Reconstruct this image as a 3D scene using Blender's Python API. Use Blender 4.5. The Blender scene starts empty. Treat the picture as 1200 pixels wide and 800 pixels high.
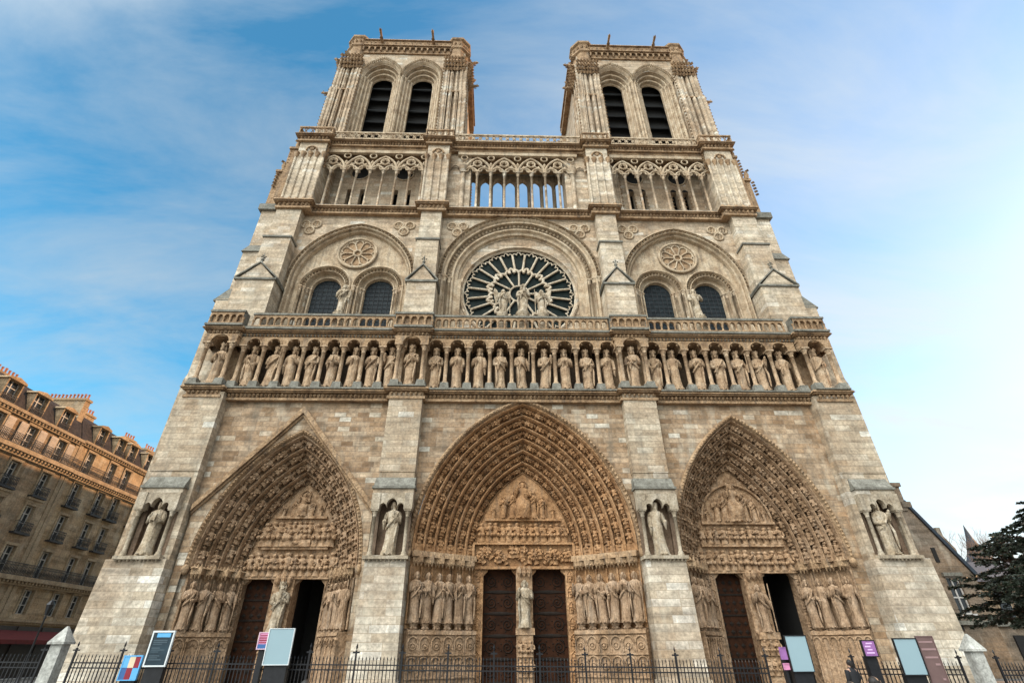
import bpy, math, random
from math import sin, cos, pi, sqrt, radians, atan2
from mathutils import Vector, Matrix, noise as mnoise

# ------------------------------------------------------------------ camera, sky, sun, exposure
SC = bpy.context.scene
COL = SC.collection
CAM = dict(f=581.43, pitch=31.86, yaw=1.742, roll=-0.328, loc=(-1.78, -32.4, 1.7))
SUN_AZ, SUN_EL = 70.0, 22.0          # azimuth from +Y towards +X, elevation
def setup():
    p, y, r = (radians(CAM[k]) for k in ('pitch', 'yaw', 'roll'))
    F = Vector((sin(y)*cos(p), cos(y)*cos(p), sin(p)))
    R = Vector((cos(y), -sin(y), 0)); U = R.cross(F)
    R, U = cos(r)*R + sin(r)*U, -sin(r)*R + cos(r)*U
    cam = bpy.data.cameras.new('camera'); co = bpy.data.objects.new('camera', cam); COL.objects.link(co)
    cam.sensor_width = 36; cam.lens = CAM['f']/1200*36; cam.clip_start = .1; cam.clip_end = 6000
    M = Matrix((R, U, -F)).transposed().to_4x4(); M.translation = Vector(CAM['loc']); co.matrix_world = M
    SC.camera = co
    w = bpy.data.worlds.new('World'); SC.world = w; w.use_nodes = True
    nt = w.node_tree; N = nt.nodes; L = nt.links; N.clear()
    out = N.new('ShaderNodeOutputWorld'); bg = N.new('ShaderNodeBackground'); bg.inputs[1].default_value = .11
    sky = N.new('ShaderNodeTexSky'); sky.sky_type = 'NISHITA'; sky.sun_disc = False
    sky.sun_elevation = radians(SUN_EL); sky.sun_rotation = radians(SUN_AZ)
    sky.air_density = 1.1; sky.dust_density = .25; sky.ozone_density = 2.5
    tc = N.new('ShaderNodeTexCoord')
    sep = N.new('ShaderNodeSeparateXYZ'); L.new(tc.outputs['Generated'], sep.inputs[0])
    def math_(op, a, b=None, clamp=False):
        m = N.new('ShaderNodeMath'); m.operation = op; m.use_clamp = clamp
        for i, v in enumerate((a, b)):
            if v is None: continue
            if isinstance(v, (int, float)): m.inputs[i].default_value = v
            else: L.new(v, m.inputs[i])
        return m.outputs[0]
    zz = math_('ADD', math_('MAXIMUM', sep.outputs[2], 0.0), .22)
    cb = N.new('ShaderNodeCombineXYZ')
    L.new(math_('DIVIDE', sep.outputs[0], zz), cb.inputs[0]); L.new(math_('DIVIDE', sep.outputs[1], zz), cb.inputs[1])
    mp = N.new('ShaderNodeMapping'); mp.inputs['Rotation'].default_value = (0, 0, radians(-35)); mp.inputs['Scale'].default_value = (.75, 1.7, 1)
    mp.inputs['Location'].default_value = (.35, .2, 0)
    L.new(cb.outputs[0], mp.inputs[0])
    n1 = N.new('ShaderNodeTexNoise'); n1.inputs['Scale'].default_value = 1.9; n1.inputs['Detail'].default_value = 11
    n1.inputs['Roughness'].default_value = .60; n1.inputs['Distortion'].default_value = .5
    L.new(mp.outputs[0], n1.inputs[0])
    n2 = N.new('ShaderNodeTexNoise'); n2.inputs['Scale'].default_value = .5; n2.inputs['Detail'].default_value = 3
    L.new(cb.outputs[0], n2.inputs[0])
    rp = N.new('ShaderNodeValToRGB'); rp.color_ramp.elements[0].position = .33; rp.color_ramp.elements[1].position = .74
    mixn = math_('ADD', math_('MULTIPLY', n1.outputs[0], .62), math_('MULTIPLY', n2.outputs[0], .38))
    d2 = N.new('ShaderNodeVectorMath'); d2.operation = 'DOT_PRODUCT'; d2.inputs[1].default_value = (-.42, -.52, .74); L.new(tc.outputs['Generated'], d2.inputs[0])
    dot = N.new('ShaderNodeVectorMath'); dot.operation = 'DOT_PRODUCT'
    dot.inputs[1].default_value = (sin(radians(SUN_AZ)), cos(radians(SUN_AZ)), .1); L.new(tc.outputs['Generated'], dot.inputs[0])
    # thin cloud thickens to the east-south-east (right); unseen extra cover is added behind the viewer
    side = math_('MULTIPLY', sep.outputs[0], .12)
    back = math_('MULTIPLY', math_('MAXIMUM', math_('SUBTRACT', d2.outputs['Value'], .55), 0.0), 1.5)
    L.new(math_('ADD', math_('ADD', mixn, side), math_('ADD', back, -.035)), rp.inputs[0])
    low = math_('POWER', math_('SUBTRACT', 1.0, math_('MAXIMUM', sep.outputs[2], 0.0)), 5.0)
    amt = math_('MINIMUM', math_('ADD', math_('ADD', math_('MULTIPLY', rp.outputs[0], .95), math_('MULTIPLY', low, .5)), .04), .95)
    # clouds shine with the sky's own light towards the sun, whiter
    cl = math_('ADD', 3.15, math_('MULTIPLY', math_('MAXIMUM', dot.outputs['Value'], 0.0), .9))
    bk = math_('MULTIPLY', math_('POWER', math_('MAXIMUM', d2.outputs['Value'], 0.0), 7.0), 44.0)   # unseen bright lobe added behind the viewer to light the shaded facade
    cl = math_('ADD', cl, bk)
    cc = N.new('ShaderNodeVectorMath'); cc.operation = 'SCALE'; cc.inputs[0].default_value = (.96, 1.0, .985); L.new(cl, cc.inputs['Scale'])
    mx = N.new('ShaderNodeMix'); mx.data_type = 'RGBA'
    hs = N.new('ShaderNodeHueSaturation'); hs.inputs['Saturation'].default_value = 1.1; hs.inputs['Value'].default_value = 1.12
    tint = N.new('ShaderNodeMix'); tint.data_type = 'RGBA'; tint.blend_type = 'MULTIPLY'; tint.inputs[7].default_value = (.55, 1.06, 1.07, 1)
    L.new(math_('SUBTRACT', 1.0, math_('POWER', math_('MAXIMUM', math_('MULTIPLY', dot.outputs['Value'], 1.05), 0.0), 1.0), True), tint.inputs[0])
    L.new(sky.outputs[0], tint.inputs[6]); L.new(tint.outputs[2], hs.inputs['Color'])
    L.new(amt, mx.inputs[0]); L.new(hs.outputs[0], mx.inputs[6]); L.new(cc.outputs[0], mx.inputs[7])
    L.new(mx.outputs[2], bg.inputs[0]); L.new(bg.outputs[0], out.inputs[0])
    sl = bpy.data.lights.new('sun', 'SUN'); sl.energy = 2.4; sl.angle = radians(.6); sl.color = (1, .60, .32)
    so = bpy.data.objects.new('sun', sl); COL.objects.link(so)
    e, a = radians(SUN_EL), radians(SUN_AZ)
    d = Vector((cos(e)*sin(a), cos(e)*cos(a), sin(e)))
    so.rotation_euler = d.to_track_quat('Z', 'Y').to_euler(); so.location = d*300
    v = SC.view_settings; v.view_transform = 'Standard'; v.look = 'None'; v.gamma = 1; v.use_curve_mapping = False; v.exposure = 1.08
    SC.cycles.max_bounces = 4; SC.cycles.diffuse_bounces = 2; SC.cycles.use_denoising = True
setup()

# ------------------------------------------------------------------ materials
MATS = {}
def mat(name, build):
    m = bpy.data.materials.new(name); m.use_nodes = True
    nt = m.node_tree; bsdf = nt.nodes['Principled BSDF']
    build(nt, bsdf); MATS[name] = m; return m
class NB:
    def __init__(s, nt): s.nt = nt; s.N = nt.nodes; s.L = nt.links
    def n(s, t, **k):
        o = s.N.new(t)
        for a, b in k.items(): setattr(o, a, b)
        return o
    def val(s, sock, v):
        if hasattr(v, 'is_linked') or hasattr(v, 'links'): s.L.new(v, sock)
        else: sock.default_value = v
    def m(s, op, a, b=0.0, clamp=False):
        o = s.n('ShaderNodeMath', operation=op, use_clamp=clamp); s.val(o.inputs[0], a); s.val(o.inputs[1], b); return o.outputs[0]
    def noise(s, vec, scale, detail=4, rough=.55, dist=0.0):
        o = s.n('ShaderNodeTexNoise'); o.inputs['Scale'].default_value = scale; o.inputs['Detail'].default_value = detail
        o.inputs['Roughness'].default_value = rough; o.inputs['Distortion'].default_value = dist
        if vec is not None: s.L.new(vec, o.inputs['Vector'])
        return o.outputs[0]
    def ramp(s, fac, stops, interp='LINEAR'):
        o = s.n('ShaderNodeValToRGB'); cr = o.color_ramp; cr.interpolation = interp
        while len(cr.elements) > 1: cr.elements.remove(cr.elements[-1])
        cr.elements[0].position = stops[0][0]; cr.elements[0].color = c4(stops[0][1])
        for p, c in stops[1:]:
            e = cr.elements.new(p); e.color = c4(c)
        s.L.new(fac, o.inputs[0]); return o.outputs[0]
    def mix(s, fac, a, b, mode='MIX'):
        o = s.n('ShaderNodeMix', data_type='RGBA', blend_type=mode); s.val(o.inputs[0], fac)
        s.val(o.inputs[6], a if not isinstance(a, tuple) else c4(a)); s.val(o.inputs[7], b if not isinstance(b, tuple) else c4(b)); return o.outputs[2]
    def bump(s, h, strength, dist=.02, normal=None):
        o = s.n('ShaderNodeBump'); o.inputs['Strength'].default_value = strength; o.inputs['Distance'].default_value = dist
        s.L.new(h, o.inputs['Height'])
        if normal is not None: s.L.new(normal, o.inputs['Normal'])
        return o.outputs[0]
def c4(c): 
    if isinstance(c, (int, float)): return (c, c, c, 1)
    return (c[0], c[1], c[2], 1)
def pos(b, sx=1, sy=1, sz=1):
    g = b.n('ShaderNodeNewGeometry'); mp = b.n('ShaderNodeMapping'); mp.inputs['Scale'].default_value = (sx, sy, sz)
    b.L.new(g.outputs['Position'], mp.inputs[0]); return mp.outputs[0]

def ashlar(name, stops, course=.36, length=.82, mortar=(.24, .19, .14), streak=.5, soot=(.13, .12, .10), mort=.014):
    def f(nt, B):
        b = NB(nt)
        g = b.n('ShaderNodeNewGeometry'); sp = b.n('ShaderNodeSeparateXYZ'); b.L.new(g.outputs['Position'], sp.inputs[0])
        cb = b.n('ShaderNodeCombineXYZ'); b.L.new(b.m('ADD', sp.outputs[0], sp.outputs[1]), cb.inputs[0]); b.L.new(sp.outputs[2], cb.inputs[1])
        br = b.n('ShaderNodeTexBrick'); br.offset = .5; br.squash = 1.3; br.squash_frequency = 3
        br.inputs['Color1'].default_value = (0, 0, 0, 1); br.inputs['Color2'].default_value = (1, 1, 1, 1); br.inputs['Mortar'].default_value = (.35, .35, .35, 1)
        br.inputs['Scale'].default_value = 1; br.inputs['Brick Width'].default_value = length; br.inputs['Row Height'].default_value = course
        br.inputs['Mortar Size'].default_value = mort; br.inputs['Mortar Smooth'].default_value = .3; br.inputs['Bias'].default_value = 0
        b.L.new(cb.outputs[0], br.inputs['Vector'])
        p = g.outputs['Position']
        c = b.ramp(br.outputs['Color'], stops)
        big = b.noise(p, .22, 5, .6)
        c = b.mix(b.ramp(big, [(.40, 0.0), (.68, .60)]), c, (.30, .18, .095), 'MIX')
        c = b.mix(.75, c, b.ramp(b.noise(p, 1.1, 6, .68), [(.30, .50), (.5, .95), (.72, 1.30)]), 'MULTIPLY')
        c = b.mix(.7, c, b.ramp(b.noise(pos(b, .22, .22, 2.75), 1.0, 2, .5), [(.32, .62), (.5, 1.0), (.68, 1.22)]), 'MULTIPLY')
        fine = b.noise(p, 6, 5, .65)
        c = b.mix(.8, c, b.ramp(fine, [(.28, .42), (.72, 1.3)]), 'MULTIPLY')
        st = b.noise(pos(b, 1.6, 1.6, .16), 1.1, 6, .62)
        c = b.mix(b.m('MULTIPLY', b.ramp(st, [(.50, 0.0), (.72, 1.0)]), streak), c, soot, 'MIX')
        pal = b.noise(pos(b, .9, .9, .35), .9, 5, .6)
        c = b.mix(b.m('MULTIPLY', b.ramp(pal, [(.56, 0.0), (.74, 1.0)]), .42), c, (.60, .55, .44), 'MIX')
        c = b.mix(b.m('MULTIPLY', br.outputs['Fac'], .75), c, mortar, 'MIX')
        b.L.new(c, B.inputs['Base Color']); B.inputs['Roughness'].default_value = .92; B.inputs['Specular IOR Level'].default_value = .2
        h = b.m('SUBTRACT', b.m('ADD', b.m('MULTIPLY', fine, .5), b.m('MULTIPLY', br.outputs['Color'], .25)), b.m('MULTIPLY', br.outputs['Fac'], 1.0))
        b.L.new(b.bump(h, .7, .03), B.inputs['Normal'])
    return mat(name, f)
def carved(name, base, light, dark, scale=1.2, soot=.5, bump=.5, drape=0.0, leaf=0.0):
    def f(nt, B):
        b = NB(nt); g = b.n('ShaderNodeNewGeometry'); p = g.outputs['Position']
        c = b.ramp(b.noise(p, scale, 6, .62), [(.3, dark), (.5, base), (.72, light)])
        f_ = b.noise(p, 9, 5, .7)
        c = b.mix(.85, c, b.ramp(f_, [(.28, .40), (.72, 1.35)]), 'MULTIPLY')
        st = b.noise(pos(b, 2.5, 2.5, .4), 1.3, 5, .6)
        c = b.mix(b.m('MULTIPLY', b.ramp(st, [(.5, 0.0), (.7, 1.0)]), soot), c, (.10, .085, .07), 'MIX')
        b.L.new(c, B.inputs['Base Color']); B.inputs['Roughness'].default_value = .9; B.inputs['Specular IOR Level'].default_value = .2
        nrm = b.bump(f_, bump, .03)
        if drape:                      # chiselled folds running down the robes, in the figure's own space
            tc = b.n('ShaderNodeTexCoord'); mp = b.n('ShaderNodeMapping'); mp.inputs['Scale'].default_value = (11, 11, 1.6); b.L.new(tc.outputs['Object'], mp.inputs[0])
            nrm = b.bump(b.noise(mp.outputs[0], 1.0, 3, .55, .6), 1.0, drape, nrm)
        if leaf:                       # undercut foliage and figures
            v = b.n('ShaderNodeTexVoronoi'); v.inputs['Scale'].default_value = 4.6; v.feature = 'F1'; b.L.new(p, v.inputs['Vector'])
            nrm = b.bump(v.outputs['Distance'], 1.0, leaf, nrm)
        b.L.new(nrm, B.inputs['Normal'])
    return mat(name, f)
def plain(name, col, rough=.7, var=.25, scale=3, metal=0.0, bump=.15, spec=.4):
    def f(nt, B):
        b = NB(nt); g = b.n('ShaderNodeNewGeometry')
        n = b.noise(g.outputs['Position'], scale, 5, .6)
        c = b.mix(1.0, col, b.ramp(n, [(.25, 1-var), (.75, 1+var)]), 'MULTIPLY')
        b.L.new(c, B.inputs['Base Color']); B.inputs['Roughness'].default_value = rough; B.inputs['Metallic'].default_value = metal
        B.inputs['Specular IOR Level'].default_value = spec
        b.L.new(b.bump(n, bump, .02), B.inputs['Normal'])
    return mat(name, f)

STOPS = [(.0, (.25, .16, .095)), (.25, (.36, .245, .15)), (.5, (.40, .285, .185)), (.75, (.46, .345, .235)), (.92, (.50, .395, .28)), (.965, (.60, .53, .42)), (1, (.66, .61, .51))]
STOPS2 = [(.0, (.46, .345, .235)), (.5, (.53, .415, .295)), (.9, (.58, .47, .345)), (.965, (.66, .59, .48)), (1, (.70, .65, .55))]
STOPS3 = [(.0, (.52, .42, .30)), (.5, (.59, .49, .365)), (.9, (.64, .545, .42)), (1, (.71, .64, .53))]
S_WALL = ashlar('wall_limestone', STOPS)
S_UP = ashlar('pale_limestone', STOPS2, course=.42, length=1.05, streak=.35, mortar=(.34, .27, .19), mort=.01)
S_UPL = ashlar('clean_buttress_limestone', STOPS3, course=.42, length=1.15, streak=.35, mortar=(.38, .31, .22), mort=.01, soot=(.20, .165, .125))
S_BUT = ashlar('buttress_limestone', [(.0, (.40, .31, .215)), (.4, (.49, .395, .285)), (.75, (.54, .45, .335)), (.93, (.56, .48, .37)), (.97, (.66, .61, .51)), (1, (.70, .66, .57))], course=.42, length=1.1, streak=.45, mortar=(.30, .24, .17))
S_CARV = carved('carved_limestone', (.48, .365, .245), (.58, .475, .345), (.30, .205, .125), soot=.55)
S_ORN = carved('brown_carved_limestone', (.34, .22, .125), (.45, .31, .19), (.17, .10, .055), soot=.6, leaf=.05)
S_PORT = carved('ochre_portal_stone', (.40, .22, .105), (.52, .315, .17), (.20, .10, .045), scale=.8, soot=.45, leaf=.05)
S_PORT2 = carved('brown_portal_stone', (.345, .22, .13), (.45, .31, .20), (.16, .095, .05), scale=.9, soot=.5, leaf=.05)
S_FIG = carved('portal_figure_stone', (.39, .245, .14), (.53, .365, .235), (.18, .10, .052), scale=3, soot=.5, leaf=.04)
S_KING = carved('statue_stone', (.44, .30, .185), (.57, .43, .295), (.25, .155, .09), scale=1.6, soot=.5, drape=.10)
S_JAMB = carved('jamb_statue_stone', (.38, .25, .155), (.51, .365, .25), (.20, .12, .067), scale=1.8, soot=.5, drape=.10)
S_PALE = carved('pale_statue_stone', (.46, .365, .255), (.61, .53, .415), (.26, .19, .12), scale=2, soot=.5, drape=.09)
S_FOOT = ashlar('pale_foot_limestone', [(0, (.42, .34, .245)), (.4, (.53, .445, .34)), (.8, (.62, .55, .445)), (1, (.72, .67, .585))], course=.42, length=1.3, streak=.5, mortar=(.38, .30, .22), mort=.018, soot=(.24, .20, .15))
S_GREY = carved('lead_grey_weathering', (.19, .18, .15), (.28, .265, .225), (.115, .105, .085), scale=2, soot=.4)
S_LEDGE = carved('weathered_ledge_stone', (.33, .30, .25), (.44, .41, .35), (.22, .19, .15), scale=2, soot=.4)
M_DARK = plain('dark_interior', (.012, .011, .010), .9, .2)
M_BACK = carved('shade_dark_back_wall_stone', (.085, .058, .038), (.12, .08, .05), (.05, .035, .025), scale=1.5, soot=.4)  # recess shade behind the kings is put into this dark colour
S_BNICHE = carved('niche_frame_stone', (.38, .31, .225), (.50, .43, .335), (.24, .185, .125), scale=1.4, soot=.5)
S_RTR = carved('rose_tracery_stone', (.56, .46, .34), (.66, .58, .46), (.40, .31, .21), scale=1.5, soot=.25)
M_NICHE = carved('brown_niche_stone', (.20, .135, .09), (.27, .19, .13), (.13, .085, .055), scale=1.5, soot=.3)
M_LOUV = plain('slate_louvre', (.006, .008, .010), .6, .5, 1.5)
M_IRON = plain('black_iron', (.014, .014, .016), .5, .3, 6, .3)
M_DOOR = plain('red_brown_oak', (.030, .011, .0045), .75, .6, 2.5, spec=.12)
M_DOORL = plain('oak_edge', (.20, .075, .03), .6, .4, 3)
M_DIRON = plain('door_ironwork', (.016, .011, .008), .7, .4, 5, .1, spec=.15)
M_LEAD = plain('lead_cames', (.02, .022, .026), .6, .3, 5)
def glass(name, col):
    def f(nt, B):
        b = NB(nt); g = b.n('ShaderNodeNewGeometry'); p = g.outputs['Position']
        v = b.n('ShaderNodeTexVoronoi'); v.inputs['Scale'].default_value = 3.2; b.L.new(p, v.inputs['Vector'])
        c = b.mix(.6, col, b.ramp(v.outputs['Color'], [(0, .3), (1, 1.9)]), 'MULTIPLY')
        b.L.new(c, B.inputs['Base Color']); B.inputs['Roughness'].default_value = .6; B.inputs['Specular IOR Level'].default_value = .10
        b.L.new(b.bump(v.outputs['Distance'], .25, .02), B.inputs['Normal'])
    return mat(name, f)
M_GLASS = glass('leaded_glass', (.016, .021, .024))
M_ROSEG = glass('rose_leaded_glass', (.006, .012, .011))
M_HGLASS = plain('house_window_glass', (.03, .035, .04), .12, .4, 1.0)

# ------------------------------------------------------------------ mesh builder
_cnt = [0]
class MB:
    def __init__(s): s.v = []; s.f = []; s.sm = []
    def add(s, vs, fs, smooth=False):
        o = len(s.v); s.v += [tuple(q) for q in vs]; s.f += [tuple(i+o for i in q) for q in fs]; s.sm += [smooth]*len(fs); return s
    def box(s, x0, x1, y0, y1, z0, z1, jit=True):
        if jit:
            _cnt[0] += 1; j = ((_cnt[0]*.6180339) % 1)*.007
            x0 -= j; x1 += j; y0 -= j; y1 += j; z0 -= j; z1 += j
        s.add([(x0,y0,z0),(x1,y0,z0),(x1,y1,z0),(x0,y1,z0),(x0,y0,z1),(x1,y0,z1),(x1,y1,z1),(x0,y1,z1)],
              [(3,2,1,0),(4,5,6,7),(0,1,5,4),(1,2,6,5),(2,3,7,6),(3,0,4,7)]); return s
    def frus(s, x0, x1, y0, y1, z0, X0, X1, Y0, Y1, z1):
        s.add([(x0,y0,z0),(x1,y0,z0),(x1,y1,z0),(x0,y1,z0),(X0,Y0,z1),(X1,Y0,z1),(X1,Y1,z1),(X0,Y1,z1)],
              [(3,2,1,0),(4,5,6,7),(0,1,5,4),(1,2,6,5),(2,3,7,6),(3,0,4,7)]); return s
    def prism(s, pts, axis, a, b):           # pts 2D polygon; axis 'y': pts=(x,z); 'x': pts=(y,z); 'z': pts=(x,y)
        n = len(pts)
        mk = {'y': lambda p, t: (p[0], t, p[1]), 'x': lambda p, t: (t, p[0], p[1]), 'z': lambda p, t: (p[0], p[1], t)}[axis]
        vs = [mk(p, a) for p in pts] + [mk(p, b) for p in pts]
        s.add(vs, [tuple(range(n)), tuple(range(2*n-1, n-1, -1))] + [(i, i+n, (i+1) % n + n, (i+1) % n) for i in range(n)]); return s
    def loft(s, rings, close=False, smooth=True, cap=False):
        n = len(rings[0]); vs = [p for r in rings for p in r]; fs = []
        m = n if close else n-1
        for k in range(len(rings)-1):
            for i in range(m):
                j = (i+1) % n; fs.append((k*n+i, k*n+j, (k+1)*n+j, (k+1)*n+i))
        s.add(vs, fs, smooth)
        if cap: s.add(rings[0], [tuple(range(n))[::-1]]); s.add(rings[-1], [tuple(range(n))])
        return s
    def tube(s, pts, r, n=6, r2=None, cap=True, smooth=True):
        pts = [Vector(p) for p in pts]; rings = []; up = Vector((0.13, .97, .21)); m = len(pts)
        for i, p in enumerate(pts):
            d = (pts[min(i+1, m-1)] - pts[max(i-1, 0)]).normalized()
            a = d.cross(up)
            if a.length < .05: a = d.cross(Vector((1, 0, 0)))
            a.normalize(); b = d.cross(a)
            rr = r if r2 is None else r + (r2-r)*i/(m-1)
            if isinstance(r, (list, tuple)): rr = r[i]
            rings.append([p + (a*cos(t)+b*sin(t))*rr for t in [2*pi*k/n for k in range(n)]])
        s.loft(rings, True, smooth, cap); return s
    def lathe(s, c, prof, n=10, smooth=True):    # prof list of (r,z), axis z
        rings = [[(c[0]+r*cos(2*pi*k/n), c[1]+r*sin(2*pi*k/n), c[2]+z) for k in range(n)] for r, z in prof]
        s.loft(rings, True, smooth, True); return s
    def bump(s, x, y, z, rx, ry, rz):
        s.add([(x-rx,y,z),(x+rx,y,z),(x,y-ry,z),(x,y+ry,z),(x,y,z-rz),(x,y,z+rz)],
              [(0,2,5),(2,1,5),(1,3,5),(3,0,5),(2,0,4),(1,2,4),(3,1,4),(0,3,4)]); return s
    def ball(s, c, rx, ry, rz, n=8, m=6, T=None):
        rings = []
        for k in range(m+1):
            a = -pi/2 + pi*k/m; q = max(cos(a), .02)
            rings.append([(c[0]+rx*q*cos(2*pi*i/n), c[1]+ry*q*sin(2*pi*i/n), c[2]+rz*sin(a)) for i in range(n)])
        if T: rings = [[T @ Vector(p) for p in r] for r in rings]
        s.loft(rings, True, True, True); return s
    def merge(s, o, T=None):
        vs = o.v if T is None else [tuple(T @ Vector(p)) for p in o.v]
        k = len(s.v); s.v += vs; s.f += [tuple(i+k for i in q) for q in o.f]; s.sm += o.sm; return s
    def build(s, name, m, parent=None, loc=None, world=True):
        me = bpy.data.meshes.new(name); me.from_pydata(s.v, [], s.f)
        me.polygons.foreach_set('use_smooth', s.sm); me.update()
        ms = m if isinstance(m, (list, tuple)) else [m]
        for q in ms: me.materials.append(q)
        o = bpy.data.objects.new(name, me); COL.objects.link(o)
        if loc is not None: o.location = loc
        if parent is not None: o.parent = parent
        return o
def tag(o, label=None, cat=None, group=None, kind=None):
    for k, v in (('label', label), ('category', cat), ('group', group), ('kind', kind)):
        if v: o[k] = v
    return o
def empty(name, loc=(0, 0, 0), **k):
    o = bpy.data.objects.new(name, None); COL.objects.link(o); o.location = loc; o.empty_display_size = .5; return tag(o, **k)

def arch(cx, w, zs, za, n=14):
    """points of a pointed or round arch, left spring -> apex -> right spring"""
    h = max(za-zs, w*1.0001); R = (w*w+h*h)/(2*w); c = cx-w+R; a1 = atan2(h, -(R-w)) if R > w else pi/2
    a1 = math.acos(max(-1, min(1, (w-R)/R)))
    left = [(c+R*cos(pi-(pi-a1)*i/n), zs+R*sin(pi-(pi-a1)*i/n)) for i in range(n+1)]
    left[-1] = (cx, zs+h)
    return left + [(2*cx-x, z) for x, z in reversed(left[:-1])]
def arch_legs(cx, w, zs, za, z0, n=14):
    a = arch(cx, w, zs, za, n); return [(cx-w, z0)] + a + [(cx+w, z0)]
def arch_tube(mb, cx, w, zs, za, y, r, n=10, k=6, z0=None):
    p = arch(cx, w, zs, za, n) if z0 is None else arch_legs(cx, w, zs, za, z0, n)
    mb.tube([(x, y, z) for x, z in p], r, k)
def arch_loft(mb, specs, n=14, z0=None, smooth=False):
    rings = []
    for cx, w, zs, za, y in specs:
        p = arch(cx, w, zs, za, n) if z0 is None else arch_legs(cx, w, zs, za, z0, n)
        rings.append([(x, y, z) for x, z in p])
    mb.loft(rings, False, smooth)
def wall_arches(mb, x0, x1, z0, z1, y, arches, n=14):
    """vertical wall sheet in XZ at y with arched openings (cx,w,zs,za,zbase)"""
    x = x0
    for cx, w, zs, za, zb in sorted(arches):
        mb.add([(x, y, z0), (cx-w, y, z0), (cx-w, y, z1), (x, y, z1)], [(0, 1, 2, 3)])
        if zb > z0: mb.add([(cx-w, y, z0), (cx+w, y, z0), (cx+w, y, zb), (cx-w, y, zb)], [(0, 1, 2, 3)])
        if za is None: p = [(cx-w, zs), (cx+w, zs)]
        else: p = arch(cx, w, zs, za, n)
        for (a, b), (c, d) in zip(p, p[1:]):
            mb.add([(a, y, b), (c, y, d), (c, y, z1), (a, y, z1)], [(0, 1, 2, 3)])
        x = cx+w
    mb.add([(x, y, z0), (x1, y, z0), (x1, y, z1), (x, y, z1)], [(0, 1, 2, 3)])
def leaf_row(mb, x0, x1, y, z, s, step=None, d=None, axis='x'):
    step = step or s*1.6; n = max(1, int(abs(x1-x0)/step))
    for i in range(n):
        t = x0+(x1-x0)*(i+.5)/n; q = s*random.uniform(.8, 1.15)
        if axis == 'x': mb.bump(t, y, z, q*.62, (d or q*.6), q*.8)
        else: mb.bump(y, t, z, (d or q*.6), q*.62, q*.8)
def cornice(mb, x0, x1, y, z0, z1, proj, leaf=True, ends=True, back=1.5):
    """moulded string along x at front plane y: three growing bands, a leaf frieze below the drip"""
    h = z1-z0
    mb.box(x0-(proj*.35 if ends else 0), x1+(proj*.35 if ends else 0), y-proj*.35, y+back, z0, z0+h*.22)
    mb.box(x0, x1, y-proj*.12, y+back, z0+h*.22, z0+h*.68)
    mb.box(x0-(proj*.7 if ends else 0), x1+(proj*.7 if ends else 0), y-proj*.7, y+back, z0+h*.68, z0+h*.80)
    e = proj if ends else 0
    mb.frus(x0-e, x1+e, y-proj, y+back, z0+h*.80, x0-e*.8, x1+e*.8, y-proj*.8, y+back, z1)
    if leaf:
        leaf_row(mb, x0, x1, y-proj*.38, z0+h*.45, h*.26, h*.36, proj*.34)
        if ends:
            for xx in (x0-proj*.1, x1+proj*.1): leaf_row(mb, y, y+min(back, 1.2), xx, z0+h*.45, h*.26, h*.36, proj*.34, axis='y')
def column(mb, x, y, z0, z1, r, base=.0, cap=.0, n=8, flare=1.9):
    """shaft with moulded base and leafy capital"""
    H = z1-z0; b = base or r*2.2; c = cap or r*3
    mb.lathe((x, y, 0), [(r*1.7, z0), (r*1.75, z0+b*.35), (r*1.35, z0+b*.5), (r*1.45, z0+b*.75), (r, z0+b),
                         (r*.97, z1-c), (r*1.25, z1-c*.97), (r*1.0, z1-c*.88), (r*1.15, z1-c*.6), (r*flare*.93, z1-c*.22), (r*flare*.9, z1-c*.2)], n)
    q = r*flare; mb.box(x-q, x+q, y-q, y+q, z1-c*.2, z1)

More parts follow.
